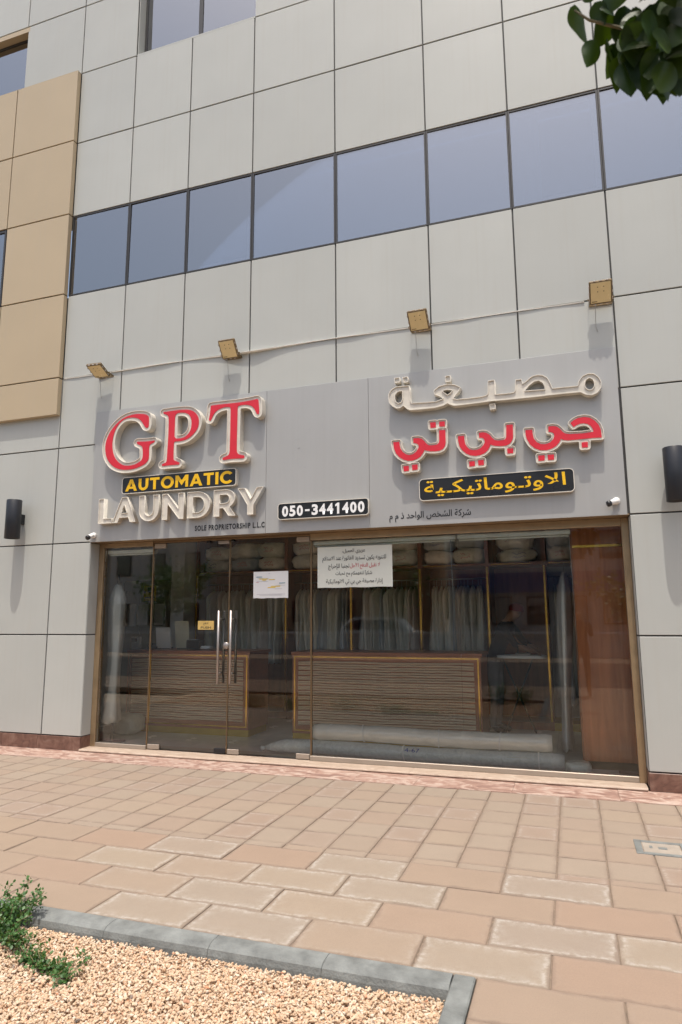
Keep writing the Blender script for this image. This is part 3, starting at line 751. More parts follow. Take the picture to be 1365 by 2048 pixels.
# paper sheets taped to the glass
def paper(name, label, cat, x0, x1, z0, z1, m, wav=0.002):
    n, k = 9, 7; vs = []
    for j in range(k+1):
        for i in range(n+1):
            u, v = i/n, j/k
            vs.append((x0+(x1-x0)*u, GY-0.0035-wav*(0.5+0.5*math.sin(u*5+v*3)), z0+(z1-z0)*v + (0.003*math.sin(u*17) if j == 0 else 0)))
    f = [(j*(n+1)+i, j*(n+1)+i+1, (j+1)*(n+1)+i+1, (j+1)*(n+1)+i) for j in range(k) for i in range(n)]
    me = bpy.data.meshes.new(name); me.from_pydata(vs, [], f); me.polygons.foreach_set('use_smooth', [True]*len(f))
    o = link(name, me, m); return tag(o, label, cat)
pn = paper('paper_notice', 'large pale notice with five lines of Arabic taped to the glass', 'notice', -2.684, -1.815, 1.884, 2.341, 'board')
LN = [('عزيزي العميل،', 2.258, 0.050, -2.388, -2.12, 'ink'), ('للتنويه يكون تسديد الفاتورة عند الاستلام', 2.172, 0.060, -2.625, -1.884, 'ink'),
      ('تجنبا للإحراج', 2.085, 0.060, -2.555, -2.305, 'ink'), ('لا نقبل الدفع الآجل', 2.090, 0.056, -2.298, -1.955, 'redink'),
      ('شكراً لتفهمكم مع تحيات', 2.010, 0.054, -2.470, -2.045, 'ink'), ('إدارة مصبغة جي بي تي الاتوماتيكية', 1.915, 0.060, -2.580, -1.925, 'ink')]
for s, z, h, x0, x1, m in LN: text('printed_line', arab(s), x0, GY-0.0085, z-h*0.12, x1-x0, h*1.22, m, pn, 0.004)
p2 = paper('paper_notice', 'small white sheet with yellow highlighted lines on the right door leaf', 'notice', -3.482, -3.043, 1.782, 2.088, 'paper')
def ln(x, z, w, h, m): box('printed_line', (x, GY-0.0072, z), (x+w, GY-0.0064, z+h), m, p2)
ln(-3.445, 2.022, 0.075, 0.007, 'tealink'); ln(-3.155, 1.948, 0.075, 0.007, 'tealink')
for x, z, w in ((-3.41, 1.998, 0.115), (-3.37, 1.985, 0.05), (-3.285, 1.990, 0.075), (-3.26, 1.912, 0.12), (-3.30, 1.899, 0.10)): ln(x, z, w, 0.008, 'hilite')
for x, z, w in ((-3.43, 2.008, 0.14), (-3.44, 1.972, 0.15), (-3.20, 1.925, 0.12), (-3.21, 1.886, 0.09), (-3.44, 1.825, 0.36), (-3.40, 1.814, 0.28), (-3.29, 2.062, 0.02)): ln(x, z, w, 0.0025, 'greyink')
ln(-3.445, 1.962, 0.03, 0.004, 'redink')

# ================================================================== the sign
SY = -0.022                                   # front of the sign sheets
SG = thing('shop_sign', 'long grey sign board with raised English and Arabic lettering above the shop', 'sign')
for x0, x1 in ((-5.648, -3.235), (-3.232, -2.0), (-1.997, 0.5545)):
    box('sheet', (-(x1-x0)/2, -0.008, -0.8415), ((x1-x0)/2, 0.008, 0.8415), 'sign', SG, 0.0015).location = ((x0+x1)/2, SY+0.008, 3.3465)
def P(zoom, pts, Y):
    ox, oy, sc = zoom; r = []
    for x, y in pts:
        q = fpt(ox+x/sc, oy+y/sc, Y); r.append((q.x, q.z))
    return r
LD = 0.10
def channel_letter(faces, grow, m='red', depth=LD, tray_loops=None, name='letter'):
    loops = tray_loops if tray_loops else sdf_offset(faces, grow)
    inner = sdf_offset(faces if not tray_loops else [tray_loops], (grow if not tray_loops else 0) - 0.0065, 0.004)
    L = fill(name, loops, SY-depth+0.012, SY, 'tray', SG)
    fill('rim', loops+inner, SY-depth, SY-depth+0.0125, 'rim', L)
    if m:
        for f in faces: fill('face', f, SY-depth+0.006, SY-depth+0.0125, m, L)
    return L
Z1, Z2, Z3 = (195, 780, 7.583), (310, 790, 11.375), (400, 780, 9.75); FY = SY-LD
g = [(775,400),(745,372),(690,360),(600,358),(500,375),(400,415),(300,490),(215,590),(155,690),(122,790),(112,870),(118,960),(140,1040),(190,1120),(250,1170),(320,1198),(390,1208),(470,1205),(560,1190),(650,1155),(720,1115),(765,1060),(775,1020),(778,860),(785,830),(805,812),(850,792),(865,775),(855,760),(830,768),(740,778),(640,780),(605,780),(590,795),(600,818),(640,832),(670,850),(682,880),(684,980),(676,1040),(650,1075),(590,1115),(530,1138),(460,1148),(390,1142),(330,1110),(280,1060),(245,1000),(225,930),(218,850),(222,770),(240,670),(275,580),(320,510),(380,450),(440,422),(510,412),(570,415),(620,432),(660,465),(690,510),(715,555),(735,572),(760,565),(772,545),(775,480)]
pO = [(180,395),(200,378),(280,372),(400,352),(560,335),(700,325),(800,335),(880,370),(950,440),(985,510),(995,590),(985,690),(950,780),(890,860),(810,940),(720,1000),(620,1035),(520,1050),(440,1055),(425,1070),(418,1200),(412,1400),(415,1460),(440,1490),(530,1520),(555,1545),(545,1575),(500,1580),(300,1595),(180,1612),(150,1605),(148,1580),(170,1560),(230,1540),(255,1510),(265,1460),(280,1200),(300,900),(308,600),(305,500),(285,460),(250,440),(195,425)]
pI = [(450,500),(465,440),(500,410),(560,395),(640,392),(720,410),(780,450),(815,520),(830,600),(825,700),(800,800),(760,870),(700,930),(640,965),(560,985),(435,985),(440,800)]
tT = [(205,305),(225,298),(400,275),(600,255),(800,232),(1000,195),(1110,168),(1135,180),(1142,250),(1150,350),(1150,450),(1130,470),(1110,465),(1090,430),(1070,380),(1040,335),(1000,305),(940,285),(880,280),(800,290),(745,305),(730,330),(725,600),(715,900),(712,1190),(720,1220),(745,1245),(800,1265),(850,1270),(865,1290),(855,1325),(800,1330),(650,1335),(560,1345),(470,1362),(440,1360),(432,1335),(450,1315),(520,1285),(560,1255),(575,1210),(582,1000),(590,700),(595,400),(592,340),(575,325),(500,325),(420,345),(350,380),(300,420),(260,475),(235,530),(210,590),(180,595),(168,575),(185,500),(200,400)]
channel_letter([[smooth_loop(P(Z1, g, FY))]], 0.042)
channel_letter([[smooth_loop(P(Z2, pO, FY)), smooth_loop(P(Z2, pI, FY))]], 0.042)
channel_letter([[smooth_loop(P(Z3, tT, FY))]], 0.042)
Z6, Z7, Z8 = (775, 830, 9.1), (905, 830, 9.1), (1040, 820, 7.583); AY = SY-0.085
A_ti = [(108,490),(215,482),(222,540),(240,610),(280,670),(340,712),(400,725),(460,712),(520,670),(560,610),(572,575),(565,540),(540,518),(510,508),(472,505),(472,420),(560,412),(620,425),(670,465),(715,520),(740,540),(780,548),(860,542),(910,530),(938,500),(945,460),(942,272),(1055,265),(1062,500),(1050,560),(1010,615),(950,645),(860,655),(780,655),(720,645),(675,632),(650,690),(600,755),(530,800),(450,825),(380,830),(300,812),(220,765),(160,700),(125,620),(110,540)]
D_ti = [[(778,130),(880,122),(885,220),(785,230)], [(942,115),(1045,108),(1048,200),(945,206)], [(290,930),(388,918),(395,1010),(300,1022)], [(447,905),(548,892),(552,988),(455,1000)]]
A_bi = [(100,382),(215,372),(220,440),(235,520),(270,580),(320,620),(380,635),(450,628),(520,595),(570,540),(592,490),(588,450),(565,420),(530,408),(490,410),(485,318),(560,308),(620,318),(680,355),(730,415),(770,450),(830,460),(910,452),(960,440),(982,405),(985,175),(1102,165),(1108,400),(1090,460),(1050,515),(990,550),(900,560),(800,558),(740,548),(695,530),(680,580),(640,645),(580,695),(500,728),(420,740),(330,730),(250,695),(180,635),(130,560),(108,470)]
D_bi = [[(1000,605),(1110,600),(1112,690),(1005,698)], [(308,842),(408,832),(415,922),(312,935)], [(468,820),(572,810),(578,905),(475,915)]]
A_ji = [(88,300),(190,292),(195,350),(215,430),(260,485),(320,512),(390,515),(460,490),(510,440),(525,395),(520,355),(495,335),(460,328),(435,325),(435,245),(500,238),(560,245),(610,280),(650,325),(690,352),(760,360),(950,350),(1125,325),(1110,280),(1080,235),(1030,205),(970,195),(910,205),(860,225),(820,255),(770,195),(820,150),(890,115),(980,100),(1060,110),(1140,155),(1200,220),(1235,300),(1248,410),(1100,420),(900,440),(740,455),(670,450),(628,432),(600,490),(550,545),(480,585),(400,605),(310,605),(230,575),(160,520),(110,440),(90,370)]
D_ji = [[(940,488),(1035,480),(1038,560),(945,567)], [(280,688),(378,680),(380,758),(285,768)], [(425,675),(520,668),(524,748),(430,755)]]
for zm, body, dots in ((Z6, A_ti, D_ti), (Z7, A_bi, D_bi), (Z8, A_ji, D_ji)):
    channel_letter([[P(zm, body, AY)]]+[[P(zm, d, AY)] for d in dots], 0.024, 'red', 0.085)
# cream word over it
Z4 = (770, 730, 5.935); q5 = lambda L: [(x+1246.35, y) for x, y in L]
W0 = [(40,390),(45,340),(75,290),(130,255),(200,248),(290,240),(300,330),(305,425),(320,448),(450,440),(600,430),(690,395),(650,370),(585,345),(580,300),(640,250),(740,222),(830,228),(905,262),(870,320),(815,392),(850,402),(1000,390),(1150,370),(1200,358),(1222,335),(1222,185),(1305,172)] + \
     q5([(66,345),(180,335),(280,322),(300,300),(303,172),(382,162),(390,218),(430,190),(490,135),(560,112),(630,115),(690,150),(720,205),(748,272),(850,262),(1045,242),(1055,190),(1100,125),(1170,95),(1240,98),(1300,140),(1330,200),(1325,265),(1285,325),(1220,355),(1150,352),(1110,335),(1080,320),(900,335),(500,382),(0,430)]) + \
     [(1100,450),(880,478),(820,482),(780,470),(745,452),(700,478),(600,505),(450,522),(300,535),(265,520),(220,482),(180,510),(140,515),(90,490),(50,445)]
H0 = [[(120,390),(125,350),(155,315),(205,305),(208,400),(190,440),(160,450),(130,430)], [(685,305),(740,290),(800,298),(775,330),(745,350),(715,330)],
      q5([(420,302),(470,240),(530,195),(580,182),(625,205),(650,245),(652,285)]), [(2434+55*math.cos(a/16*6.2832), 222+68*math.sin(a/16*6.2832)) for a in range(16)]]
channel_letter(None, 0, None, 0.085, [P(Z4, W0, AY)]+[P(Z4, h, AY) for h in H0])
for d in ([(110,148),(172,140),(178,200),(115,210)], [(208,140),(270,130),(278,195),(215,205)], [(712,125),(778,117),(782,190),(718,198)], [(1242,458),(1310,450),(1318,515),(1248,525)]):
    channel_letter(None, 0, None, 0.075, [P(Z4, d, AY)])
# block capitals, cap height 1
def arc(cx, cy, rx, ry, a0, a1, n=12): return [(cx+rx*math.cos(rad(a0+(a1-a0)*k/n)), cy+ry*math.sin(rad(a0+(a1-a0)*k/n))) for k in range(n+1)]
CAP = {'L': (0.60, [[(0,0),(.60,0),(.60,.20),(.23,.20),(.23,1),(0,1)]]),
 'A': (1.0, [[(0,0),(.24,0),(.315,.19),(.69,.19),(.765,0),(1.01,0),(.62,1),(.39,1)], [(.385,.375),(.62,.375),(.50,.69)]]),
 'U': (0.82, [[(0,1),(0,.42)]+arc(.41,.40,.41,.415,180,360)+[(.82,1),(.59,1),(.59,.42)]+arc(.41,.40,.18,.20,0,-180)+[(.23,1)]]),
 'N': (0.88, [[(0,0),(.225,0),(.225,.60),(.69,0),(.88,0),(.88,1),(.655,1),(.655,.40),(.21,1),(0,1)]]),
 'D': (0.90, [[(0,0),(.40,0)]+arc(.40,.5,.50,.5,-90,90)+[(0,1)], [(.23,.205),(.40,.205)]+arc(.40,.5,.265,.295,-90,90)+[(.23,.795)]]),
 'R': (0.84, [[(0,0),(.23,0),(.23,.30),(.37,.30),(.575,0),(.85,0),(.62,.345)]+arc(.46,.655,.35,.345,-45,90)+[(0,1)], [(.23,.49),(.44,.49)]+arc(.45,.65,.145,.155,-90,90)+[(.23,.805)]]),
 'Y': (0.95, [[(.365,0),(.595,0),(.595,.36),(.97,1),(.71,1),(.485,.57),(.26,1),(-.01,1),(.365,.355)]]),
 'T': (0.80, [[(.285,0),(.515,0),(.515,.795),(.80,.795),(.80,1),(0,1),(0,.795),(.285,.795)]]),
 'O': (1.06, [arc(.53,.5,.53,.52,0,345,23), arc(.53,.5,.29,.305,0,345,23)]),
 'M': (1.04, [[(0,0),(.22,0),(.22,.60),(.51,.17),(.53,.17),(.82,.60),(.82,0),(1.04,0),(1.04,1),(.80,1),(.52,.565),(.24,1),(0,1)]]),
 'I': (0.23, [[(0,0),(.23,0),(.23,1),(0,1)]]),
 'C': (0.98, [arc(.53,.5,.53,.52,38,322,22)+arc(.53,.5,.29,.305,318,42,20)])}
def set_word(word, bl, br, h, gap, kern={}):
    """baseline from bl to br (X, Z points), cap height h in metres -> list of letters' loops"""
    tot = sum(CAP[c][0] for c in word)+gap*(len(word)-1)+sum(kern.values())
    k = (br[0]-bl[0])/tot; x = 0; out = []
    for i, c in enumerate(word):
        x += kern.get(i, 0)
        out.append([[(bl[0]+(x+u)*k, bl[1]+(br[1]-bl[1])*((x+u)/tot)+v*h) for u, v in L] for L in CAP[c][1]]); x += CAP[c][0]+gap
    return out
def xz(px, py, Y): q = fpt(px, py, Y); return (q.x, q.z)
wz = lambda x, y: (190+x/3.9, 970+y/3.9)
LY = SY-0.07
bl = xz(*wz(22, 304), LY); br = xz(*wz(1310, 237), LY); tl = xz(*wz(35, 110), LY); tr = xz(*wz(1310, 22), LY)
hh = ((tl[1]-bl[1])+(tr[1]-xz(*wz(1245, 240), LY)[1]))/2
for L in set_word('LAUNDRY', bl, (br[0], bl[1]), hh, 0.14, {1: -0.13, 6: -0.06}): channel_letter(None, 0, None, 0.07, L)
def lozenge(zoom, TL, BL, TR, BR, depth, letters=None, words=None, r=0.035):
    Y = SY-depth; a, b, c, d = (P(zoom, [q], Y)[0] for q in (TL, BL, TR, BR))
    x0, x1 = (a[0]+b[0])/2, (c[0]+d[0])/2; z0, z1 = (b[1]+d[1])/2, (a[1]+c[1])/2
    rr = []
    for cx, cz, a0 in ((x1-r, z1-r, 0), (x0+r, z1-r, 90), (x0+r, z0+r, 180), (x1-r, z0+r, 270)): rr += arc(cx, cz, r, r, a0, a0+90, 6)
    L = channel_letter(None, 0, None, depth, [rr], 'sign_box')
    ins = sdf_offset([[rr]], -0.0075, 0.004); fill('black_face', ins, Y+0.005, Y+0.0125, 'blackface', L)
    return L, x0, x1, z0, z1, Y
L, x0, x1, z0, z1, Y = lozenge((240, 925, 5.6875), (22, 178), (22, 358), (1322, 55), (1322, 262), 0.062)
hz = (z1-z0)*0.70; zb = z0+(z1-z0)*0.15
for f in set_word('AUTOMATIC', (x0+0.05, zb), (x1-0.045, zb), hz, 0.13, {6: -0.03}): fill('raised_letter', f, Y+0.002, Y+0.006, 'yellow', L)
L, x0, x1, z0, z1, Y = lozenge((540, 990, 3.25), (50, 56), (52, 158), (643, 18), (642, 132), 0.05)
for i, ch in enumerate('050-3441400'):
    w = (x1-x0-0.085)/11.0; xx = x0+0.045+w*(i+0.08); h = (z1-z0)*0.66; zb = z0+(z1-z0)*0.17
    if ch == '-': box('raised_letter', (xx+w*0.12, Y+0.0015, zb+h*0.40), (xx+w*0.72, Y+0.006, zb+h*0.58), 'paper', L)
    elif ch == '1': fill('raised_letter', [[(xx+w*u, zb+h*v) for u, v in ((.34,0),(.62,0),(.62,1),(.40,1),(.10,.84),(.10,.66),(.34,.74))]], Y+0.0015, Y+0.006, 'paper', L)
    else: text('raised_letter', ch, xx+(0.16*w if ch == '1' else 0), Y+0.0035, zb, w*(0.84 if ch != '1' else 0.52), h, 'paper', L, 0.040 if ch != '1' else 0.03)
L, x0, x1, z0, z1, Y = lozenge((835, 930, 4.2656), (15, 112), (17, 306), (1340, 32), (1345, 228), 0.055, r=0.045)
text('raised_letter', arab('الاوتـوماتيكـية'), x0+0.055, Y+0.0035, z0+(z1-z0)*0.14, x1-x0-0.135, (z1-z0)*0.74, 'yellow', L, 0.013)
a = xz(*wz(780, 362), SY); b = xz(*wz(1325, 297), SY)
text('vinyl_line', 'SOLE PROPRIETORSHIP L.L.C', a[0], SY-0.0025, (a[1]+xz(*wz(1325, 330), SY)[1])/2, b[0]-a[0], 0.066, 'ink', SG, 0.040, 1.22)
a = xz(540+778/3.25, 990+172/3.25, SY); b = xz(540+1308/3.25, 990+108/3.25, SY)
text('vinyl_line', arab('شركة الشخص الواحد ذ م م'), a[0], SY-0.0025, 2.547, b[0]-a[0], 0.108, 'ink', SG, 0.016)
# screw holes and faint ring left where an emblem was taken off
bm = bmesh.new(); rr_ = random.Random(5)
for k in range(46):
    aa = rr_.uniform(0, 6.283); ra = rr_.choice([0.30, 0.32, 0.26])+rr_.gauss(0, 0.02)
    c = Vector((-2.60+ra*math.cos(aa)*0.9, SY-0.001, 3.40+ra*math.sin(aa))); s = rr_.uniform(0.002, 0.0045)
    badd(bm, c-Vector((s, 0.0005, s)), c+Vector((s, 0.0012, s)))
link('screw_hole', bm2me(bm), 'greyink', SG)['kind'] = 'stuff'

# ================================================================== things fixed to the wall
def floodlight(x, tilt, label, z=4.628, y=-0.075, yaw=0.0):
    f = thing('floodlight', label, 'floodlight', (x, y, z), (0, 0, yaw), 'floodlights above the sign')
    mt = Matrix.Rotation(rad(tilt), 4, 'X')               # leaning out from its lower edge
    w, h = 0.108, 0.228
    bm = bmesh.new(); badd(bm, (-w, -0.004, 0), (w, 0.034, h), 0.008); bmesh.ops.transform(bm, matrix=mt, verts=bm.verts); body = link('body', bm2me(bm), 'lampbody', f)
    bm = bmesh.new(); badd(bm, (-w+0.015, -0.0075, 0.016), (w-0.015, -0.0042, h-0.016), 0.001); bmesh.ops.transform(bm, matrix=mt, verts=bm.verts); ln_ = link('lens', bm2me(bm), 'lens', f)
    bm = bmesh.new()
    for sx in (-0.028, 0.028):
        for sz in (0.125, 0.170): badd(bm, (sx-0.0045, -0.0095, sz-0.0045), (sx+0.0045, -0.0077, sz+0.0045))
    badd(bm, (-0.085, -0.0085, 0.026), (-0.035, -0.0077, 0.034)); bmesh.ops.transform(bm, matrix=mt, verts=bm.verts); link('led_chip', bm2me(bm), 'lampbody', ln_)
    for k in range(3):                                   # bright clips round the rim
        for s in (-1, 1):
            for lo, hi in (((s*w-0.004, -0.006, 0.035+k*0.065), (s*w+0.004, 0.006, 0.058+k*0.065)), ((-0.07+k*0.058, -0.006, (h if s > 0 else 0)-0.004), (-0.045+k*0.058, 0.006, (h if s > 0 else 0)+0.004))):
                bm = bmesh.new(); badd(bm, lo, hi); bmesh.ops.transform(bm, matrix=mt, verts=bm.verts); link('rim_clip', bm2me(bm), 'steel', body)
    hp = mt @ Vector((0, 0.02, 0.05))
    bm = bmesh.new()
    for s in (-1, 1): badd(bm, (s*(w+0.004)-0.002, -0.01, 0.02), (s*(w+0.004)+0.002, -y-0.006, 0.042)); badd(bm, (s*(w+0.010)-0.006, hp.y-0.008, hp.z-0.008), (s*(w+0.010)+0.006, hp.y+0.008, hp.z+0.008))
    badd(bm, (-w, -y-0.008, 0.018), (w, -y-0.0005, 0.044)); link('bracket', bm2me(bm), 'lampbody', f)
    tube('lead', [(-0.05, -0.01, 0.0), (-0.055, 0.03, -0.06), (-0.06, 0.058, -0.2), (-0.045, 0.060, -0.26)], 0.0032, 'thin_cable', f, 6)
    return f
floodlight(-5.535, 66, 'floodlight over the left end of the sign, tilted nearly flat', yaw=rad(3))
floodlight(-3.690, 37, 'floodlight over the red letter T')
floodlight(-1.385, 42, 'floodlight over the left end of the cream Arabic word', yaw=rad(-2))
floodlight(0.452, 38, 'floodlight over the right end of the sign', 4.632)
def cover_strip():
    xs = np.linspace(-6.22, 0.30, 90); vs = []; fs = []
    for k, x in enumerate(xs):
        d = 0.007+0.036*math.exp(-((x+3.45)/0.42)**2)+0.010*math.exp(-((x+2.4)/0.5)**2)+0.004*math.sin(x*5)**2+0.010*math.exp(-((x+4.9)/0.5)**2)
        z = 4.716-0.004*math.sin(x*3.1)-0.010*math.exp(-((x+3.5)/0.5)**2); t = 0.004
        vs += [(x, -0.0005, z-t), (x, -d, z-t*0.7), (x, -d-0.001, z+t*0.9), (x, -0.0005, z+t)]
        if k: fs += [(4*k-4+a, 4*k-4+(a+1) % 4, 4*k+(a+1) % 4, 4*k+a) for a in range(4)]
    fs += [(0, 1, 2, 3), tuple(4*89+a for a in (3, 2, 1, 0))]
    me = bpy.data.meshes.new('cover_strip'); me.from_pydata(vs, [], fs); bm = bmesh.new(); bm.from_mesh(me); bmesh.ops.recalc_face_normals(bm, faces=bm.faces); bm.to_mesh(me); bm.free(); return me
tag(link('cover_strip', cover_strip(), 'cable'), 'thin white strip bulging off the wall joint behind the floodlights', 'strip')
def wall_lamp(x, label):
    f = thing('wall_lamp', label, 'lamp', (x, -0.165, 2.585), (0, 0, 0), 'black cylinder wall lamps')
    link('cylinder', lathe_me([(0, 0.02), (0.082, 0.02), (0.082, 0.002), (0.090, 0.0), (0.093, 0.004), (0.093, 0.498), (0.090, 0.502), (0.082, 0.50), (0.082, 0.48), (0, 0.48)], 40), 'lampblack', f)
    box('arm', (-0.030, 0.085, 0.200), (0.030, 0.164, 0.330), 'lampblack', f, 0.004)
    return f
wall_lamp(-6.745, 'black cylinder wall lamp left of the sign'); wall_lamp(0.972, 'black cylinder wall lamp right of the sign, cut by the frame')
def cctv(loc, aim, label):
    f = thing('security_camera', label, 'camera', loc, (0, 0, 0), 'white bullet cameras on the sign'); f.scale = (0.86, 0.86, 0.86)
    link('base', lathe_me([(0, 0), (0.040, 0), (0.042, 0.010), (0.036, 0.026), (0.015, 0.034), (0, 0.034)], 24), 'white', f, (0, 0, 0), (rad(90), 0, 0))
    q = Vector(aim).normalized(); el = Vector((0, -0.045, -0.004))
    tube('arm', [(0, -0.02, 0), el, el+q*0.02], 0.014, 'white', f, 12)
    bod = tube('housing', [el-q*0.015, el-q*0.005, el+q*0.075], [0.020, 0.031, 0.031], 'white', f, 18)
    tube('front_cap', [el+q*0.0755, el+q*0.108, el+q*0.113], [0.0335, 0.0335, 0.029], 'black', f, 18)
    return f
cctv((-5.585, SY, 2.588), (-0.02, -0.85, -0.42), 'white security camera at the lower left corner of the sign, facing out')
cctv((0.463, SY, 2.640), (-0.75, -0.32, -0.30), 'white security camera at the lower right of the sign, aimed left')
# utility cover in the paving
ac = thing('access_cover', 'small concrete utility cover with a handle slot set in the paving', 'cover', (0.47, -1.60, 0.0))
M['conc'] = mat('pale concrete', (0.29, 0.25, 0.205), 0.85, var=0.15, vs=10, bs=80, bst=0.3)
boxes('frame', [((-0.155, -0.15, -0.03), (-0.11, 0.14, 0.006)), ((0.135, -0.15, -0.03), (0.18, 0.14, 0.006)), ((-0.11, 0.10, -0.03), (0.135, 0.14, 0.0055)), ((-0.11, -0.15, -0.03), (0.135, -0.11, 0.0055))], 'kerb', ac, 0.002)
box('lid', (-0.105, -0.105, -0.03), (0.130, 0.095, 0.0045), 'conc', ac, 0.003)
boxes('handle_slot', [((-0.01, -0.03, 0.0046), (0.045, 0.015, 0.0062)), ((-0.065, -0.02, 0.0046), (-0.045, 0.03, 0.006))], 'kerb', ac, 0.001)

# ================================================================== inside the shop
RX0, RX1, RY1, RZ0, RZ1 = -7.45, 0.60, 3.55, 0.030, 2.98
M['tile'] = mat('polished floor tile', (0.74, 0.73, 0.66), 0.25, var=0.06, vs=2)
fl = thing('shop_floor', '', ''); del fl['label'], fl['category']; structure(fl)
tm = bmesh.new(); badd(tm, (-0.299, -0.299, -0.02), (0.299, 0.299, 0)); tm = bm2me(tm); tm.materials.append(M['tile'])
for i in range(14):
    for j in range(6):
        x = -7.15+0.6*i; y = 0.545+0.6*j
        if x > RX1-0.2: continue
        o = bpy.data.objects.new('floor_tile', tm); COL.objects.link(o); o.parent = fl; o.location = (x, y, 0.0305)
box('screed', (RX0, 0.245, -0.05), (RX1, RY1, 0.029), 'grout', fl)
structure(box('shop_wall', (RX0, RY1, 0.0), (RX1, RY1+0.1, RZ1), 'wallpaint'))
structure(box('shop_wall', (RX0-0.1, 0.301, 0.0), (RX0, RY1, RZ1), 'wallpaint'))
structure(box('shop_wall', (RX1, 0.301, 0.0), (RX1+0.1, RY1, RZ1), 'wallpaint'))
structure(box('shop_ceiling', (RX0, 0.301, RZ1), (RX1+0.1, RY1+0.1, RZ1+0.1), 'ceil'))
structure(box('shop_wall', (RX0, 0.301, 2.52), (RX1, 0.34, RZ1), 'wallpaint'))

# counters
def counter(x0, x1, label, slat_n, side):
    y0 = 1.285; c = thing('counter', label, 'counter', (x0, y0, RZ0))
    w = x1-x0; h = 1.095
    box('body', (0, 0.012, 0.085), (w, 0.60, h-0.04), 'wood_counter', c)
    box('counter_top', (-0.02, -0.015, h-0.04), (w+0.02, 0.64, h), 'wood_counter', c, 0.004)
    boxes('front_frame', [((0, -0.004, 0.085), (0.075, 0.0115, h-0.041)), ((w-0.075, -0.004, 0.085), (w, 0.0115, h-0.041)), ((0.075, -0.003, h-0.11), (w-0.075, 0.0115, h-0.041)), ((0.075, -0.003, 0.085), (w-0.075, 0.0115, 0.175))], 'wood_counter', c)
    boxes('gold_line', [((0.022, -0.0075, 0.115), (0.038, -0.0045, h-0.055)), ((w-0.038, -0.0075, 0.115), (w-0.022, -0.0045, h-0.055)), ((0.038, -0.007, h-0.071), (w-0.038, -0.0035, h-0.055)), ((0.038, -0.007, 0.115), (w-0.038, -0.0035, 0.131))], 'gold', c)
    box('kick_panel', (0.0, 0.004, 0.0), (w, 0.55, 0.084), 'goldpanel', c)
    z0, z1 = 0.180, h-0.115; p = (z1-z0)/slat_n; a = w-0.16; bm = bmesh.new(); n = 26; rows = []
    for i in range(n+1):
        u = i/n; xx = -a/2+a*u; wv = 0.0035*math.sin(u*9+1)+0.002*math.sin(u*23)
        rows.append([bm.verts.new((xx, yy, zz+wv)) for yy, zz in ((0.010, -p*0.36), (-0.006, -p*0.30), (-0.012, 0.0), (-0.004, p*0.34), (0.010, p*0.38))])
    for r0, r1 in zip(rows, rows[1:]):
        for k in range(4): bm.faces.new((r0[k], r1[k], r1[k+1], r0[k+1]))
    me = bm2me(bm); me.materials.append(M['slat'])
    for k in range(slat_n):
        o = bpy.data.objects.new('slat', me); COL.objects.link(o); o.parent = c; o.location = (w/2, 0.0, z0+p*(k+0.5)); o.rotation_euler = (0, R_.gauss(0, 0.0008), 0)
        if k % 2: o.scale = (-1, 1, 1)
    return c
counter(-5.965, -4.07, 'slatted wood counter with gold trim behind the door handles', 26, True)
counter(-3.445, -1.05, 'wide slatted wood counter with gold trim behind the carpet rolls', 26, True)

# rack along the back
rk = thing('garment_rack', 'dark wood garment rack with gold trimmed posts along the back wall', 'rack', (0, 2.9, RZ0))
PX = [-5.86, -4.255, -3.175, -2.098, -1.118, -0.335, 0.52]
for x in PX:
    box('post', (x-0.028, 0, 0.0), (x+0.028, 0.60, 2.90), 'wood_rack', rk)
    box('gold_strip', (x-0.012, -0.006, 0.12), (x+0.012, -0.0005, 2.23), 'gold', rk)
for x0, x1 in zip(PX, PX[1:]):
    s = box('shelf', (x0+0.0285, 0.004, 2.245), (x1-0.0285, 0.60, 2.285), 'wood_rack', rk)
    box('gold_strip', (x0+0.06, -0.002, 2.258), (x0+0.06+(x1-x0)*R_.uniform(0.35, 0.8), 0.0035, 2.270), 'gold', s)
    if not (-1.2 < x0 < -1.0): tube('hanging_rail', [(x0+0.03, 0.30, 2.085), (x1-0.03, 0.30, 2.085)], 0.012, 'steel', rk)
    box('bottom_board', (x0+0.0285, 0.02, 0.0), (x1-0.0285, 0.60, 0.10), 'wood_rack' if x0 < -0.5 else 'goldpanel', rk)
box('back_board', (PX[0]-0.02, 0.602, 0.0), (PX[5], 0.62, 2.90), 'wood_rack', rk)  # right end is added: dark wood stands in for the ironing corner's shade

# garments in plastic covers, each hanging edge-on
def garment_mesh(seed, H, half, thick):
    rs = random.Random(seed); nz, na = 18, 30; bm = bmesh.new(); rings = []
    ph = [rs.uniform(0, 6.28) for _ in range(6)]
    for i in range(nz+1):
        u = i/nz; z = -0.10-u*H
        sh = min(1.0, (u/0.13))**0.7 if u < 0.13 else 1.0
        ay = half*(0.10+0.90*sh)*(1-0.12*u+0.05*math.sin(u*7+ph[0])); ax = thick*(0.35+0.65*sh)*(1+0.35*math.sin(u*5+ph[1]))*(0.8+0.4*u)
        cx = 0.020*math.sin(u*3+ph[2])*u
        ring = []
        for k in range(na):
            a = 2*math.pi*k/na
            wr = 1+0.24*math.sin(5*a+ph[3]+u*2.0)+0.20*math.sin(9*a+ph[4]-u*3)+0.10*math.sin(13*a+ph[1])
            ring.append(bm.verts.new((cx+ax*math.cos(a)*wr, ay*math.sin(a)*(1+0.06*math.sin(3*a+ph[5])), z + (0.02*math.sin(4*a+ph[0]) if i == nz else 0))))
        rings.append(ring)
    for a, b in zip(rings, rings[1:]):
        for k in range(na): bm.faces.new((a[k], a[(k+1) % na], b[(k+1) % na], b[k]))
    bm.faces.new(rings[0]); bm.faces.new(rings[-1][::-1])
    return bm2me(bm, smooth=True)
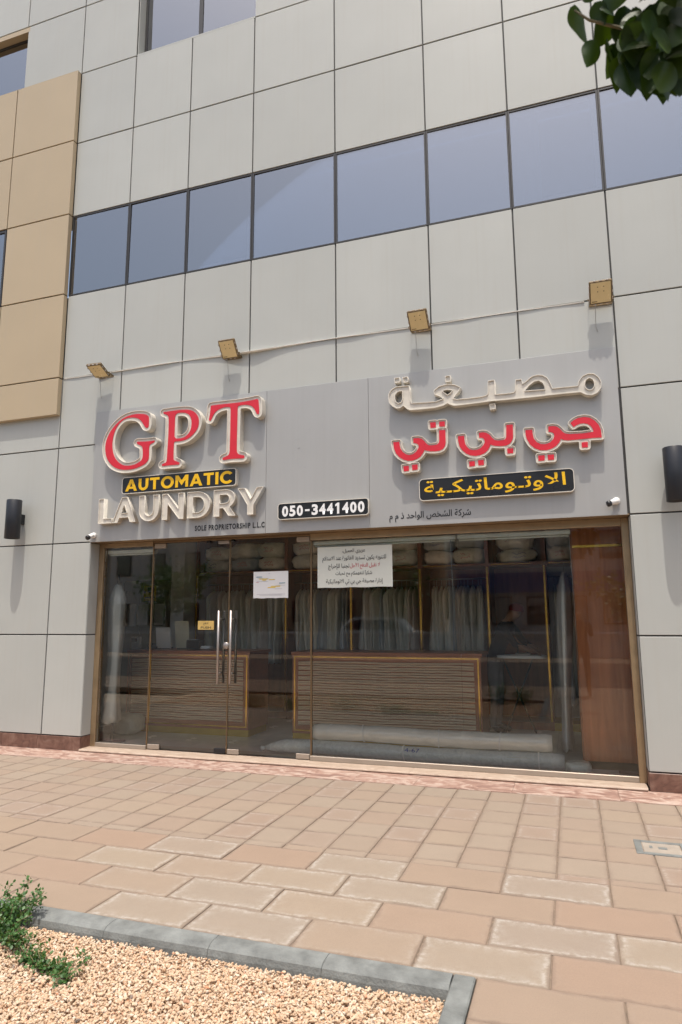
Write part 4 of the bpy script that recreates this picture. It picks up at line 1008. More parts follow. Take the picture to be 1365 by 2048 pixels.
GM = [garment_mesh(s, H, hf, th) for s, H, hf, th in ((1, 1.02, 0.22, 0.042), (2, 1.10, 0.23, 0.036), (3, 0.95, 0.21, 0.050), (4, 1.16, 0.23, 0.040), (5, 1.05, 0.20, 0.046))]
GL = [garment_mesh(s, H, 0.23, th) for s, H, th in ((11, 1.62, 0.042), (12, 1.55, 0.050), (13, 1.68, 0.038))]
for me in GM+GL: me.materials.append(M['wrap'])
hook = tube_me([[(0, 0, -0.13), (0, 0, -0.03), (0, 0.012, -0.008), (0, 0.0, 0.013), (0, -0.012, 0.004)]], 0.0025, 6); hook.materials.append(M['steel'])
def hang(x, y, z, me, label, group, ang=0.0, cat='garment'):
    o = bpy.data.objects.new('covered_garment', me); COL.objects.link(o); o.location = (x, y, z); o.rotation_euler = (R_.gauss(0, 0.012), R_.gauss(0, 0.02), ang)
    tag(o, label, cat, group)
    h = bpy.data.objects.new('hanger_hook', hook); COL.objects.link(h); h.parent = o; h.location = (0, 0, 0); return o
ORD = 'first second third fourth fifth sixth seventh eighth ninth tenth eleventh twelfth thirteenth fourteenth fifteenth sixteenth seventeenth eighteenth nineteenth'.split()
bays = [(-5.80, -4.32, 19, GM, 'plastic-covered garment hanging in the rack bay behind the left door', 'garments in the leftmost rack bay'),
        (-4.20, -3.23, 12, GM, 'plastic-covered garment hanging in the rack bay behind the right door', 'garments in the second rack bay'),
        (-3.12, -2.15, 12, GM, 'plastic-covered garment hanging below the large Arabic notice', 'garments in the third rack bay'),
        (-2.04, -1.16, 13, GM, 'plastic-covered garment hanging in the rack bay left of the ironing corner', 'garments in the fourth rack bay'),
        (-0.28, 0.10, 6, GL, 'long plastic-covered garment hanging beside the brown wood cabinet', 'long garments in the rightmost bay')]
for x0, x1, n, ml, lb, gr in bays:
    for k in range(n):
        x = x0+0.05+(x1-x0-0.1)*(k+0.5+R_.uniform(-0.28, 0.28))/n
        hang(x, 3.20+R_.uniform(-0.05, 0.03), RZ0+2.085, R_.choice(ml), lb.replace('garment', 'garment, '+ORD[k]+' from the left,', 1), gr, R_.gauss(0, 0.16))
# bundles on the top shelf
def bundle_mesh(seed, sx, sy, sz):
    rs = random.Random(seed); bm = bmesh.new(); bmesh.ops.create_uvsphere(bm, u_segments=24, v_segments=14, radius=1.0)
    ph = [rs.uniform(0, 6.28) for _ in range(8)]
    for v in bm.verts:
        x, y, z = v.co
        p = lambda t: math.copysign(abs(t)**0.62, t)
        wr = 1+0.035*math.sin(7*x+ph[0]+3*z)+0.03*math.sin(9*y+ph[1])+0.03*math.sin(11*z+5*x+ph[2])+0.018*math.sin(23*x+ph[3]+13*z)
        v.co = (p(x)*sx*wr, p(y)*sy*wr, p(z)*sz*wr*(1-0.10*math.cos(ph[4])*x))
    return bm2me(bm, smooth=True)
BMS = [(bundle_mesh(s, *d), d) for s, d in ((1, (0.26, 0.25, 0.125)), (2, (0.27, 0.24, 0.115)), (3, (0.25, 0.25, 0.145)), (4, (0.265, 0.25, 0.105)))]
for me, _ in BMS: me.materials.append(M['bundle'])
def squiggle(seed, w, h, d):
    rs = random.Random(seed); paths = []
    for ln_ in range(2):
        pts = []; x = -w/2
        while x < w/2:
            z = (0.5-ln_)*h*0.55+rs.uniform(-h*0.22, h*0.22); t = 1-(abs(x)/d[0])**3.2-(abs(z)/d[2])**3.2
            pts.append((x, -d[1]*max(0.3, t)**0.31*1.012-0.002, z)); x += rs.uniform(0.008, 0.018)
        paths.append(pts)
    return tube_me(paths, 0.0028, 5)
SQ = [squiggle(20+i, 0.19, 0.085, d) for i, (_, d) in enumerate(BMS)]
for i, q in enumerate(SQ): q.materials.append(M['redink'] if i != 3 else M['blueink'])
spots = []
for x0, x1 in ((-5.80, -4.32), (-4.20, -3.23), (-3.12, -2.15), (-2.05, -1.16), (-1.07, -0.38), (-0.29, 0.45)):
    n = max(1, round((x1-x0)/0.485))
    for k in range(n): spots.append((x0+(x1-x0)*(k+0.5)/n, (x1-x0)/n))
NMS = ['leftmost', 'second', 'third', 'fourth', 'fifth', 'sixth', 'seventh', 'eighth', 'ninth', 'tenth', 'eleventh', 'twelfth', 'thirteenth', 'fourteenth', 'fifteenth']
for i, (x, w) in enumerate(spots):
    z = RZ0+2.285
    for lv in range(2):
        k = R_.randrange(4) if lv else R_.choice((1, 3, 0)); me, d = BMS[k]
        o = bpy.data.objects.new('laundry_bundle', me); COL.objects.link(o)
        s = min(1.03, w/2/d[0]*0.99); o.scale = (s, 1, 1); z += d[2]*0.96
        o.location = (x+R_.uniform(-0.012, 0.012), 3.17+R_.uniform(-0.03, 0.02), z); o.rotation_euler = (0, R_.gauss(0, 0.03), R_.gauss(0, 0.12)); z += d[2]*0.93
        tag(o, f"plastic-wrapped laundry bundle on the top shelf, {'upper' if lv else 'lower'} one of the {NMS[i]} pile from the left", 'bundle', 'laundry bundles on the top shelf')
        if R_.random() < 0.8:
            q = bpy.data.objects.new('handwriting', SQ[k]); COL.objects.link(q); q.parent = o
for x, z in ((-5.66, 2.27), (-3.36, 2.36), (-0.72, 2.30)):
    pass
# glossy wood cabinet at the right
wc = thing('wood_cabinet', 'tall glossy brown wood cabinet at the right end of the shop window', 'cabinet', (0.022, 0.60, RZ0))
cw = RX1-0.024
box('front_panel', (0.018, 0, 0.085), (cw, 0.022, 2.235), 'wood', wc, 0.002)
box('upper_panel', (0.018, 0, 2.262), (cw, 0.022, 2.92), 'wood', wc, 0.002)
box('gold_line', (0.018, -0.004, 2.236), (cw, 0.020, 2.261), 'gold', wc)
box('side_panel', (0.0, 0.002, 0.085), (0.0175, 1.9, 2.92), 'wood_edge', wc)
box('kick_board', (0.02, 0.045, 0.0), (cw, 1.9, 0.084), 'bronze_dark', wc)
o = hang(-0.062, 1.35, 2.16, garment_mesh(31, 1.95, 0.30, 0.060), 'long white robe hanging against the side of the brown wood cabinet', None); o.data.materials.append(M['robe']); o.name = 'white_robe'
o = hang(-5.585, 0.50, 2.10, garment_mesh(32, 1.72, 0.17, 0.085), 'long white robe hanging behind the left fixed pane', None, 0.8); o.data.materials.append(M['robe']); o.name = 'white_robe'
st = thing('clothes_stand', 'dark stand holding the white robe behind the left pane', 'stand', (-5.585, 0.50, RZ0))
tube('pole', [(0, 0, 0.02), (0, 0, 2.10)], 0.014, 'black', st); link('foot', lathe_me([(0, 0), (0.17, 0), (0.17, 0.012), (0.03, 0.03), (0, 0.03)], 24), 'black', st)
o = link('plastic_bag', bundle_mesh(9, 0.19, 0.17, 0.14), 'bundle', None, (-5.72, 1.02, RZ0+0.138)); tag(o, 'crumpled clear plastic bag on the floor beside the left counter', 'bag')

# carpets rolled in plastic, lying along the glass
def carpet(name, x0, x1, y, z, r, m, label, knot):
    c = thing(name, label, 'carpet roll', (x0, y, z-r)); n = 40; pts = []; rr = []; w = x1-x0
    for i in range(n+1):
        u = i/n; e = 1.0
        if knot and u < 0.10: e = 0.30+0.70*math.sin(u/0.10*math.pi/2)
        if u > 0.985 or (not knot and u < 0.012): e = 0.93
        rr.append(r*e*(1+0.025*math.sin(u*21)+0.02*math.sin(u*47))); pts.append((w*u, 0.012*math.sin(u*5), r+0.006*math.sin(u*8)-(0 if e > 0.9 else r*(1-e)*0.55)))
    link('roll', tube_me([pts], rr, 24), m, c)
    for u in ((0.09, 0.24, 0.56, 0.82) if not knot else (0.5, 0.93)):
        i = int(u*n); ring = lathe_me([(r*1.035, -0.008), (r*1.05, -0.004), (r*1.05, 0.004), (r*1.035, 0.008)], 24)
        o = link('strap', ring, 'white', c, pts[i], (0, rad(90)+R_.gauss(0, 0.12), R_.gauss(0, 0.10)))
    if knot:
        link('knot', lathe_me([(0, -0.05), (0.028, -0.045), (0.018, -0.01), (0.012, 0.0), (0.02, 0.015), (0, 0.02)], 10), 'white', c, (-0.005, 0, pts[0][2]), (0, rad(80), 0))
    return c
c1 = carpet('carpet_roll', -3.43, -0.15, 0.46, RZ0+0.082, 0.080, 'roll_b', 'grey patterned carpet rolled in plastic on the floor, knotted at its left end', True)
c2 = carpet('carpet_roll', -2.84, -0.26, 0.50, RZ0+0.250, 0.088, 'roll_a', 'cream carpet rolled in plastic lying on top of the grey roll', False)
text('handwriting', '4-67', 1.66, -0.079, 0.108, 0.16, 0.040, 'blueink', c1, 0.0).rotation_euler = (rad(-22), 0, 0)
box('paper_label', (2.72, -0.0825, 0.06), (3.02, -0.0805, 0.12), 'cardboard', c1)
o = link('plastic_bag', bundle_mesh(19, 0.13, 0.10, 0.05), 'bundle', None, (-0.03, 0.48, RZ0+0.05)); tag(o, 'flat clear plastic bag at the right end of the carpet rolls', 'bag')

# left end of the room
cb = thing('metal_cabinet', 'olive grey two-door metal cabinet with papers on it at the back left', 'cabinet', (-7.10, 2.62, RZ0))
box('body', (0, 0.02, 0), (0.90, 0.55, 2.16), 'cabinet', cb)
for x0, x1 in ((0.003, 0.345), (0.351, 0.897)):
    d = box('door', (x0, 0, 0.06), (x1, 0.0195, 2.13), 'cabinet', cb, 0.003); box('lock', (x0+0.06, -0.01, 1.95), (x0+0.085, -0.0005, 1.98), 'black', d)
def sheet_on(x0, x1, z0, z1, m, label, cat='sheet', y=2.617):
    o = box('pinned_sheet', (x0, y-0.0022, z0), (x1, y-0.0008, z1), m); return tag(o, label, cat)
s = sheet_on(-6.69, -6.45, 1.85, 2.10, 'ccsign', 'yellow warning sheet on the metal cabinet', 'sign'); box('pictogram', (-6.62, 2.612, 1.99), (-6.52, 2.6145, 2.07), 'black', s); box('printed_line', (-6.66, 2.613, 1.90), (-6.48, 2.6145, 1.915), 'black', s)
sheet_on(-7.08, -6.83, 1.44, 1.80, 'paper', 'leftmost white printed sheet on the metal cabinet'); sheet_on(-6.80, -6.61, 1.46, 1.80, 'paper', 'middle white printed sheet on the metal cabinet'); sheet_on(-6.47, -6.30, 1.46, 1.80, 'paper', 'rightmost white printed sheet on the metal cabinet')
structure(box('shop_wall', (-6.16, 2.60, 0.0), (-5.92, 3.549, RZ1-0.001), 'wallpaint'))
it = thing('card_terminal', 'white payment terminal standing on the left counter', 'terminal', (-6.02, 1.62, 1.126)); box('body', (-0.16, 0, 0), (-0.02, 0.07, 0.17), 'white', it, 0.006); box('screen', (-0.15, -0.003, 0.10), (-0.06, -0.0005, 0.155), 'black', it)
for x0, x1, z, y, m, lb in ((-5.73, -5.49, 0.31, 1.62, 'paper', 'white price sheet standing on the left counter'), (-5.47, -5.24, 0.40, 1.72, 'cardboard', 'cream card standing on the left counter')):
    t_ = thing('card_stand', lb, 'card', ((x0+x1)/2, y, 1.126), (rad(8), 0, 0)); w2 = (x1-x0)/2
    box('card', (-w2, 0, 0.01), (w2, 0.006, z), m, t_); box('foot', (-w2*0.8, -0.01, 0), (w2*0.8, 0.09, 0.010), 'black', t_)
pr = thing('receipt_printer', 'small dark receipt printer on the left counter', 'printer', (-5.13, 1.66, 1.126)); box('body', (-0.11, -0.05, 0), (0.11, 0.10, 0.13), 'black', pr, 0.012); box('paper_slot', (-0.06, -0.02, 0.1302), (0.06, 0.0, 0.136), 'white', pr)
for k, (x, lb) in enumerate(((-4.90, 'crumpled white receipts on the left counter near the door handles'),)):
    o = link('receipts', bundle_mesh(40, 0.085, 0.07, 0.025), 'paper', None, (x, 1.62, 1.126+0.026)); tag(o, lb, 'paper')
mo = thing('desk_phone', 'dark telephone set at the left end of the left counter', 'phone', (-5.80, 1.68, 1.126)); box('base', (-0.09, -0.08, 0), (0.09, 0.08, 0.035), 'black', mo, 0.006); tube('handset', [(-0.06, -0.09, 0.05), (-0.065, 0, 0.062), (-0.06, 0.09, 0.05)], 0.018, 'black', mo)

# ironing corner
ib = thing('ironing_board', 'white covered ironing board in the dark corner left of the cabinet', 'ironing board', (-0.72, 2.45, RZ0))
fill_l = arc(-0.10, 0, 0.18, 0.16, 90, 270, 10)+arc(0.28, 0, 0.10, 0.15, -90, 90, 10)
bm = bmesh.new(); up = [bm.verts.new((x, y, 1.02)) for x, y in fill_l]; dn = [bm.verts.new((x, y, 0.985)) for x, y in fill_l]
bm.faces.new(up); bm.faces.new(dn[::-1]); k = len(up)
for i in range(k): bm.faces.new((up[i], dn[i], dn[(i+1) % k], up[(i+1) % k]))
link('board', bm2me(bm), 'white', ib)
for s in (-1, 1): tube('leg', [(-0.2*s, 0.10, 0.0), (0.2*s, 0.06, 0.985)], 0.012, 'black', ib)
ir = thing('iron', 'clothes iron resting on the ironing board', 'iron', (-0.64, 2.42, RZ0+1.02)); box('sole', (-0.10, -0.05, 0), (0.10, 0.05, 0.03), 'steel', ir, 0.01); tube('handle', [(-0.07, 0, 0.03), (-0.06, 0, 0.10), (0.05, 0, 0.10), (0.06, 0, 0.03)], 0.013, 'black', ir)
# a person: one continuous skin over a posed skeleton
def person(label, joints, edges, radii, root, loc, mats, cuts, rotz=0.0):
    me = bpy.data.meshes.new('person'); names = list(joints); ix = {n: i for i, n in enumerate(names)}
    me.from_pydata([joints[n] for n in names], [(ix[a], ix[b]) for a, b in edges], [])
    o = bpy.data.objects.new('person', me); COL.objects.link(o)
    md = o.modifiers.new('skin', 'SKIN'); md.use_smooth_shade = True
    sv = me.skin_vertices[0].data if me.skin_vertices else None
    if sv is None:
        bm = bmesh.new(); bm.from_mesh(me); bm.verts.layers.skin.verify(); bm.to_mesh(me); bm.free(); sv = me.skin_vertices[0].data
    for n in names:
        r = radii[n]; sv[ix[n]].radius = (r, r) if not isinstance(r, tuple) else r; sv[ix[n]].use_root = (n == root)
    sb = o.modifiers.new('sub', 'SUBSURF'); sb.levels = 2; sb.render_levels = 2
    dg = bpy.context.evaluated_depsgraph_get(); dg.update()
    me2 = bpy.data.meshes.new_from_object(o.evaluated_get(dg)); bpy.data.objects.remove(o)
    o = bpy.data.objects.new('person', me2); COL.objects.link(o); o.location = loc; o.rotation_euler = (0, 0, rotz)
    me2.materials.clear()
    for m in mats: me2.materials.append(M[m])
    for p in me2.polygons: p.material_index = cuts(p.center); p.use_smooth = True
    return tag(o, label, 'person')
def hand(J, E, Rd, pre, wrist, d, side):
    d = Vector(d).normalized(); w = Vector(wrist); s = d.cross(Vector((0, 0, 1))).normalized(); s = s if s.length > 0.1 else Vector((1, 0, 0)); dn = s.cross(d)
    J[pre+'palm'] = w+d*0.05; Rd[pre+'palm'] = (0.034, 0.018); E.append((pre+'wrist', pre+'palm'))
    for k, (off, ln_) in enumerate(((-0.028, 0.070), (-0.009, 0.080), (0.010, 0.075), (0.028, 0.060))):
        b = w+d*0.085+s*off; J[f'{pre}f{k}a'] = b; J[f'{pre}f{k}b'] = b+d*ln_*0.5-dn*0.010; J[f'{pre}f{k}c'] = b+d*ln_*0.85-dn*0.032
        E += [(pre+'palm', f'{pre}f{k}a'), (f'{pre}f{k}a', f'{pre}f{k}b'), (f'{pre}f{k}b', f'{pre}f{k}c')]
        for q in 'abc': Rd[f'{pre}f{k}{q}'] = 0.009
    b = w+d*0.03+s*side*0.042; J[pre+'ta'] = b; J[pre+'tb'] = b+d*0.035+s*side*0.018; E += [(pre+'palm', pre+'ta'), (pre+'ta', pre+'tb')]; Rd[pre+'ta'] = 0.012; Rd[pre+'tb'] = 0.010
def figure(lean, arms, heads):
    J = {'pelvis': (0, 0, 0.93), 'waist': (0, -0.02*lean, 1.06), 'chest': (0, -0.16*lean, 1.27), 'shoulders': (0, -0.22*lean, 1.40), 'neck': (0, -0.26*lean, 1.47), 'head': heads[0], 'crown': heads[1]}
    Rd = {'pelvis': (0.165, 0.115), 'waist': (0.145, 0.105), 'chest': (0.165, 0.115), 'shoulders': (0.13, 0.085), 'neck': 0.055, 'head': (0.078, 0.092), 'crown': (0.068, 0.080)}
    E = [('pelvis', 'waist'), ('waist', 'chest'), ('chest', 'shoulders'), ('shoulders', 'neck'), ('neck', 'head'), ('head', 'crown')]
    for s, p in ((-1, 'l'), (1, 'r')):
        J[p+'hip'] = (s*0.095, 0, 0.88); J[p+'knee'] = (s*0.11, -0.02, 0.49); J[p+'ankle'] = (s*0.115, 0.02, 0.09); J[p+'toe'] = (s*0.13, -0.15, 0.035)
        Rd[p+'hip'] = 0.095; Rd[p+'knee'] = 0.062; Rd[p+'ankle'] = 0.045; Rd[p+'toe'] = (0.045, 0.030)
        E += [('pelvis', p+'hip'), (p+'hip', p+'knee'), (p+'knee', p+'ankle'), (p+'ankle', p+'toe')]
        sh, el, wr = arms[p]; J[p+'sh'] = sh; J[p+'el'] = el; J[p+'wrist'] = wr; Rd[p+'sh'] = 0.062; Rd[p+'el'] = 0.045; Rd[p+'wrist'] = 0.030
        E += [('shoulders', p+'sh'), (p+'sh', p+'el'), (p+'el', p+'wrist')]
        hand(J, E, Rd, p, wr, Vector(wr)-Vector(el), -s)
    return J, E, Rd
arms = {'l': ((-0.19, -0.20, 1.38), (-0.24, -0.36, 1.16), (-0.10, -0.52, 1.09)), 'r': ((0.19, -0.20, 1.38), (0.25, -0.36, 1.16), (0.13, -0.54, 1.10))}
J, E_, Rd = figure(0.8, arms, ((0, -0.30, 1.56), (0, -0.33, 1.63)))
pw = person('worker in dark shirt and dark red cap bending over the ironing board', J, E_, Rd, 'pelvis', (-1.02, 2.52, RZ0), ['shirt', 'trouser', 'skin'],
       lambda c: 2 if (c.z > 1.46 or (c.z < 1.16 and c.y < -0.40)) else (0 if c.z > 0.95 or c.z < 0.10 else 1), rad(78))
link('cap', lathe_me([(0.098, 0.0), (0.10, 0.03), (0.085, 0.075), (0.045, 0.10), (0, 0.105)], 24), 'redcloth', pw, (0, -0.325, 1.60), (rad(12), 0, 0))

# ================================================================== plants
def leaf_face(bm, base, d, n, ln_, w, lay=None, tone=0, fold=0.25, simple=True):
    d = Vector(d).normalized(); s = d.cross(Vector(n)); s = s.normalized() if s.length > 1e-4 else Vector((1, 0, 0)); nn = s.cross(d)
    st = ((0, 0), (0.25, 0.42), (0.6, 0.5), (0.88, 0.27), (1, 0)) if not simple else ((0, 0), (0.4, 0.5), (0.8, 0.38), (1, 0))
    mid = [bm.verts.new(base+d*ln_*u-nn*(0.10*ln_*u*u)) for u, _ in st]
    for sg in (-1, 1):
        ed = [None if q == 0 else bm.verts.new(base+d*ln_*u-nn*(0.10*ln_*u*u)+s*sg*w*q+nn*w*q*fold) for u, q in st]
        for i in range(len(st)-1):
            vs = [mid[i], mid[i+1]]+([ed[i+1]] if ed[i+1] else [])+([ed[i]] if ed[i] else [])
            f = bm.faces.new(vs if sg > 0 else vs[::-1]); f.smooth = True
            if lay: f[lay] = tone
def shrub(label, loc, stems, n_leaf, ls, group=None, seed=0):
    rs = random.Random(seed); s = thing('shrub', label, 'shrub', loc, (0, 0, 0), group)
    bm = bmesh.new(); lay = bm.faces.layers.float.new('tone'); paths = []
    for st in stems:
        pts = [Vector(p) for p in st]; paths.append(pts)
        L = sum((b-a).length for a, b in zip(pts, pts[1:]))
        for _ in range(int(n_leaf*L)):
            u = rs.random()**0.8*(len(pts)-1); i = min(int(u), len(pts)-2); p = pts[i].lerp(pts[i+1], u-i)
            off = Vector((rs.gauss(0, 1), rs.gauss(0, 1), rs.gauss(0.1, 0.8))).normalized()
            p = p+off*rs.uniform(0.004, 0.034)
            d = (off+Vector((rs.gauss(0, .5), rs.gauss(0, .5), rs.gauss(0.2, .5)))); l = ls*rs.uniform(0.65, 1.25)
            leaf_face(bm, p, d, (rs.gauss(0, .6), rs.gauss(0, .6), 1), l, l*0.72, lay, rs.random())
    link('stems', tube_me(paths, 0.0022, 5), 'twig', s); me = bpy.data.meshes.new('foliage'); bm.to_mesh(me); bm.free()
    o = link('foliage', me, 'shrubleaf', s); o['kind'] = 'stuff'; return s
def clump(rs, n, w, h, cx=0.0, cy=0.0):
    st = []
    for _ in range(n):
        a = rs.uniform(0, 6.283); r = rs.uniform(0, w*0.45); b = Vector((cx+r*math.cos(a), cy+r*math.sin(a), 0)); q = Vector((rs.gauss(0, w*0.35), rs.gauss(0, w*0.35), rs.uniform(0.55, 1.0)*h))
        st.append([b, b+q*0.35, b+q*0.7+Vector((rs.gauss(0, .02), rs.gauss(0, .02), 0)), b+q])
    return st
rs = random.Random(11)
st = clump(rs, 40, 0.30, 0.19, -0.05, 0.03)
for k in range(12):                    # a runner creeping out over the gravel
    x = 0.10+0.048*k; y = -0.05-0.016*k; z = 0.07-0.004*k
    if k in (3, 4): continue
    for _ in range(3): st.append([(x-0.03, y+0.01, z-0.03), (x+rs.gauss(0, .015), y+rs.gauss(0, .02), z), (x+rs.gauss(0.02, .04), y+rs.gauss(0, .045), z+rs.uniform(0.0, 0.055))])
shrub('low green shrub trailing over the gravel at the lower left', (-2.87, -3.90, -0.07), st, 300, 0.019, None, 2)
for k, (x, y, w, h, lb) in enumerate(((-4.6, -3.95, 0.45, 0.30, 'green shrub in the gravel bed behind the lower left one, out of frame'), (-5.6, -4.1, 0.5, 0.30, 'far green shrub at the left end of the gravel bed'), (-3.85, -4.1, 0.40, 0.34, 'green shrub between the near and far ones in the bed'), (-0.95, -5.9, 0.35, 0.34, 'small shrub at the near right end of the gravel bed'), (-1.35, -5.85, 0.3, 0.42, 'taller shrub at the near end of the gravel bed'))):
    rs = random.Random(60+k); shrub(lb, (x, y, -0.07), clump(rs, 26, w, h), 95, 0.026, 'shrubs in the gravel bed', 70+k)

# tree whose branch hangs into the upper right
tr = thing('tree', 'broad-leaved tree with a leafy branch hanging into the upper right corner', 'tree', (2.35, -6.3, 0.0))
O = Vector(tr.location)
link('trunk', tube_me([[(0, 0, -0.1), (0.02, 0.01, 0.8), (-0.03, 0.03, 1.7), (0.0, 0.02, 2.5), (0.03, -0.02, 3.4)]], [0.11, 0.095, 0.085, 0.075, 0.05], 12), 'bark', tr)
rs = random.Random(4); limbs = []
for k in range(9):
    a = k*0.7+0.3; l = rs.uniform(0.7, 1.1); z = 2.2+0.14*k
    limbs.append([(0, 0.01, z), (0.4*l*math.cos(a), 0.4*l*math.sin(a), z+0.3), (0.85*l*math.cos(a), 0.85*l*math.sin(a), z+0.55*rs.uniform(0.7, 1.2))])
link('limbs', tube_me(limbs, [0.045, 0.03, 0.012], 8), 'bark', tr)
bm = bmesh.new(); lay = bm.faces.layers.float.new('tone')
for _ in range(2600):
    L = rs.choice(limbs); u = rs.uniform(0.25, 1.0); p = Vector(L[1]).lerp(Vector(L[2]), (u-0.25)/0.75)+Vector((rs.gauss(0, .24), rs.gauss(0, .24), rs.gauss(0.05, .20)))
    leaf_face(bm, p, (rs.gauss(0, 1), rs.gauss(0, 1), rs.gauss(-.3, .6)), (rs.gauss(0, .5), rs.gauss(0, .5), 1), rs.uniform(.05, .085), rs.uniform(.035, .055), lay, rs.random())
me = bpy.data.meshes.new('crown'); bm.to_mesh(me); bm.free(); o = link('crown', me, 'leaf', tr); o['kind'] = 'stuff'
# the hanging branch, with its large leaves as pieces of their own
tip = lambda px, py, Y: fpt(px, py, Y)
br_pts = [Vector((2.30, -6.2, 2.75)), Vector((1.5, -5.85, 3.05)), Vector((0.85, -5.55, 3.02)), tip(1400, 40, -5.40), tip(1330, 90, -5.38), tip(1260, 60, -5.40), tip(1180, 40, -5.42), tip(1150, 20, -5.42)]
bch = link('branch', tube_me([[p-O for p in br_pts]], [0.03, 0.022, 0.014, 0.008, 0.006, 0.004, 0.003, 0.002], 8), 'twig', tr)
def leaf_mesh(seed):
    bm = bmesh.new(); lay = bm.faces.layers.float.new('tone'); r = random.Random(seed)
    st = [(0, 0)]+[(u, 0.5*(math.sin(math.pi*u**0.72))**0.75*(1-0.12*u)) for u in [k/14 for k in range(1, 14)]]+[(1.03, 0)]
    cup = r.uniform(0.15, 0.6); bend = r.uniform(0.1, 0.5)
    def pt(u, q): return Vector((q, u, -bend*u*u*0.5+cup*q*q*1.3+0.05*math.sin(u*9+q*6)*abs(q)))
    rows = []
    for u, w in st:
        rows.append([bm.verts.new(pt(u, q*w*0.82)) for q in ((-1, -0.66, -0.33, 0, 0.33, 0.66, 1) if w else (0,))])
    for a, b in zip(rows, rows[1:]):
        m = max(len(a), len(b))
        for k in range(m-1):
            q = [a[k] if len(a) > 1 else a[0], a[k+1] if len(a) > 1 else a[0], b[k+1] if len(b) > 1 else b[0], b[k] if len(b) > 1 else b[0]]
            q = list(dict.fromkeys(q))
            if len(q) > 2: f = bm.faces.new(q); f.smooth = True
    me = bpy.data.meshes.new('leaf'); bm.to_mesh(me); bm.free(); me.materials.append(M['leaf']); return me
LM = [leaf_mesh(s) for s in range(6)]
rs = random.Random(21)
def leaf_at(px, py, Y, ang, ln_, tilt, roll):
    p = tip(px, py, Y); o = bpy.data.objects.new('leaf', rs.choice(LM)); COL.objects.link(o)
    d = (RR*math.cos(rad(ang))+UU*math.sin(rad(ang))+F*math.sin(rad(tilt))).normalized()
    s = d.cross(F).normalized(); s = (s*math.cos(rad(roll))+F*math.sin(rad(roll))).normalized(); n = s.cross(d).normalized(); s = d.cross(n)
    mt = Matrix((s, d, n)).transposed().to_4x4(); mt.translation = p-O
    o.parent = bch; o.matrix_local = mt @ Matrix.Diagonal((ln_*0.80, ln_*0.86, ln_*0.86, 1))
for a in ((1150, 8, -5.42, -75, .10, 20, 35), (1170, 5, -5.40, 60, .05, -20, 20), (1190, 4, -5.43, -60, .062, 10, -30), (1215, 12, -5.42, -100, .055, -30, 10), (1230, 30, -5.40, -125, .085, 25, 20), (1195, 80, -5.42, -115, .075, 10, 15), (1215, 75, -5.40, -70, .078, 20, 50), (1232, 85, -5.39, -100, .045, 50, 10),
          (1250, 10, -5.40, -80, .10, 10, 20), (1260, 30, -5.38, -95, .13, 0, 15), (1300, 8, -5.40, -70, .12, 10, -20), (1240, 115, -5.40, -95, .085, 10, 30), (1255, 120, -5.42, -85, .095, 0, -10), (1270, 110, -5.39, -75, .10, 15, 15), (1290, 130, -5.41, -70, .11, -5, 10), (1305, 100, -5.37, -60, .12, 0, -15), (1330, 120, -5.39, -80, .10, 5, 10), (1350, 90, -5.38, -95, .13, 0, 20), (1365, 60, -5.37, -85, .13, 0, -20), (1330, 30, -5.37, -70, .13, 5, 10), (1290, 60, -5.36, -80, .13, 0, 0), (1345, 15, -5.40, 200, .09, 30, 10), (1320, 5, -5.42, -40, .11, -15, 10), (1280, 20, -5.42, -110, .10, -10, -15), (1365, 130, -5.39, -100, .09, 0, 0)): leaf_at(*a)
for _ in range(44): leaf_at(rs.uniform(1245, 1385), rs.uniform(20, 125), -5.36+rs.uniform(-.10, .10), rs.uniform(-120, -55), rs.uniform(.07, .11), rs.uniform(-35, 35), rs.uniform(-45, 45))
for _ in range(70): leaf_at(rs.uniform(1190, 1560), rs.uniform(-330, -60), -5.38+rs.uniform(-.22, .14), rs.uniform(-150, -20), rs.uniform(.08, .12), rs.uniform(-50, 50), rs.uniform(-60, 60))
for _ in range(60): leaf_at(rs.uniform(1265, 1500), rs.uniform(-160, 80), -5.38+rs.uniform(-.16, .16), rs.uniform(-125, -45), rs.uniform(.08, .12), rs.uniform(-35, 35), rs.uniform(-40, 40))

# ================================================================== across the street (seen in the glass)
lw = thing('garden_wall', 'long low white wall with a pale coping across the street', 'wall', (0, -22.4, -0.13))
box('wall', (-60, -0.1, 0), (40, 0.1, 0.95), 'stucco', lw); box('coping', (-60, -0.16, 0.951), (40, 0.16, 1.05), 'paper', lw)
sheet('far_pavement', -150, 150, -26, -19.0, -0.125, 'paver_plain')
def house(label, x, y, w, d, h, m, nx, nf, roof, sign=False):
    b = thing('house', label, 'house', (x, y, -0.13)); box('walls', (-w/2, -d, 0), (w/2, 0, h), m, b)
    box('roof', (-w/2-0.3, -d-0.3, h+0.001), (w/2+0.3, 0.3, h+roof), m, b)
    for i in range(nx):
        for j in range(nf):
            cx = -w/2+w*(i+0.5)/nx; cz = 1.3+3.2*j
            f = box('window', (cx-0.55, 0.002, cz), (cx+0.55, 0.06, cz+1.4), 'frame_black', b); box('pane', (cx-0.48, 0.061, cz+0.06), (cx+0.48, 0.07, cz+1.34), 'winglass', f)
    if sign: box('fascia', (-w/2+0.5, 0.072, 2.9), (w/2-0.5, 0.25, 3.9), 'bluesign', b)
    return b
house('white two-storey shop house with a blue fascia across the street', -1.6, -28, 9, 8, 8.2, 'stucco', 5, 2, 0.4, True)
house('tan two-storey house across the street', -13.5, -29, 11, 9, 7.6, 'stucco2', 4, 2, 0.7)
house('white two-storey house at the far left across the street', -28, -30, 13, 9, 8.6, 'stucco', 5, 2, 0.5)
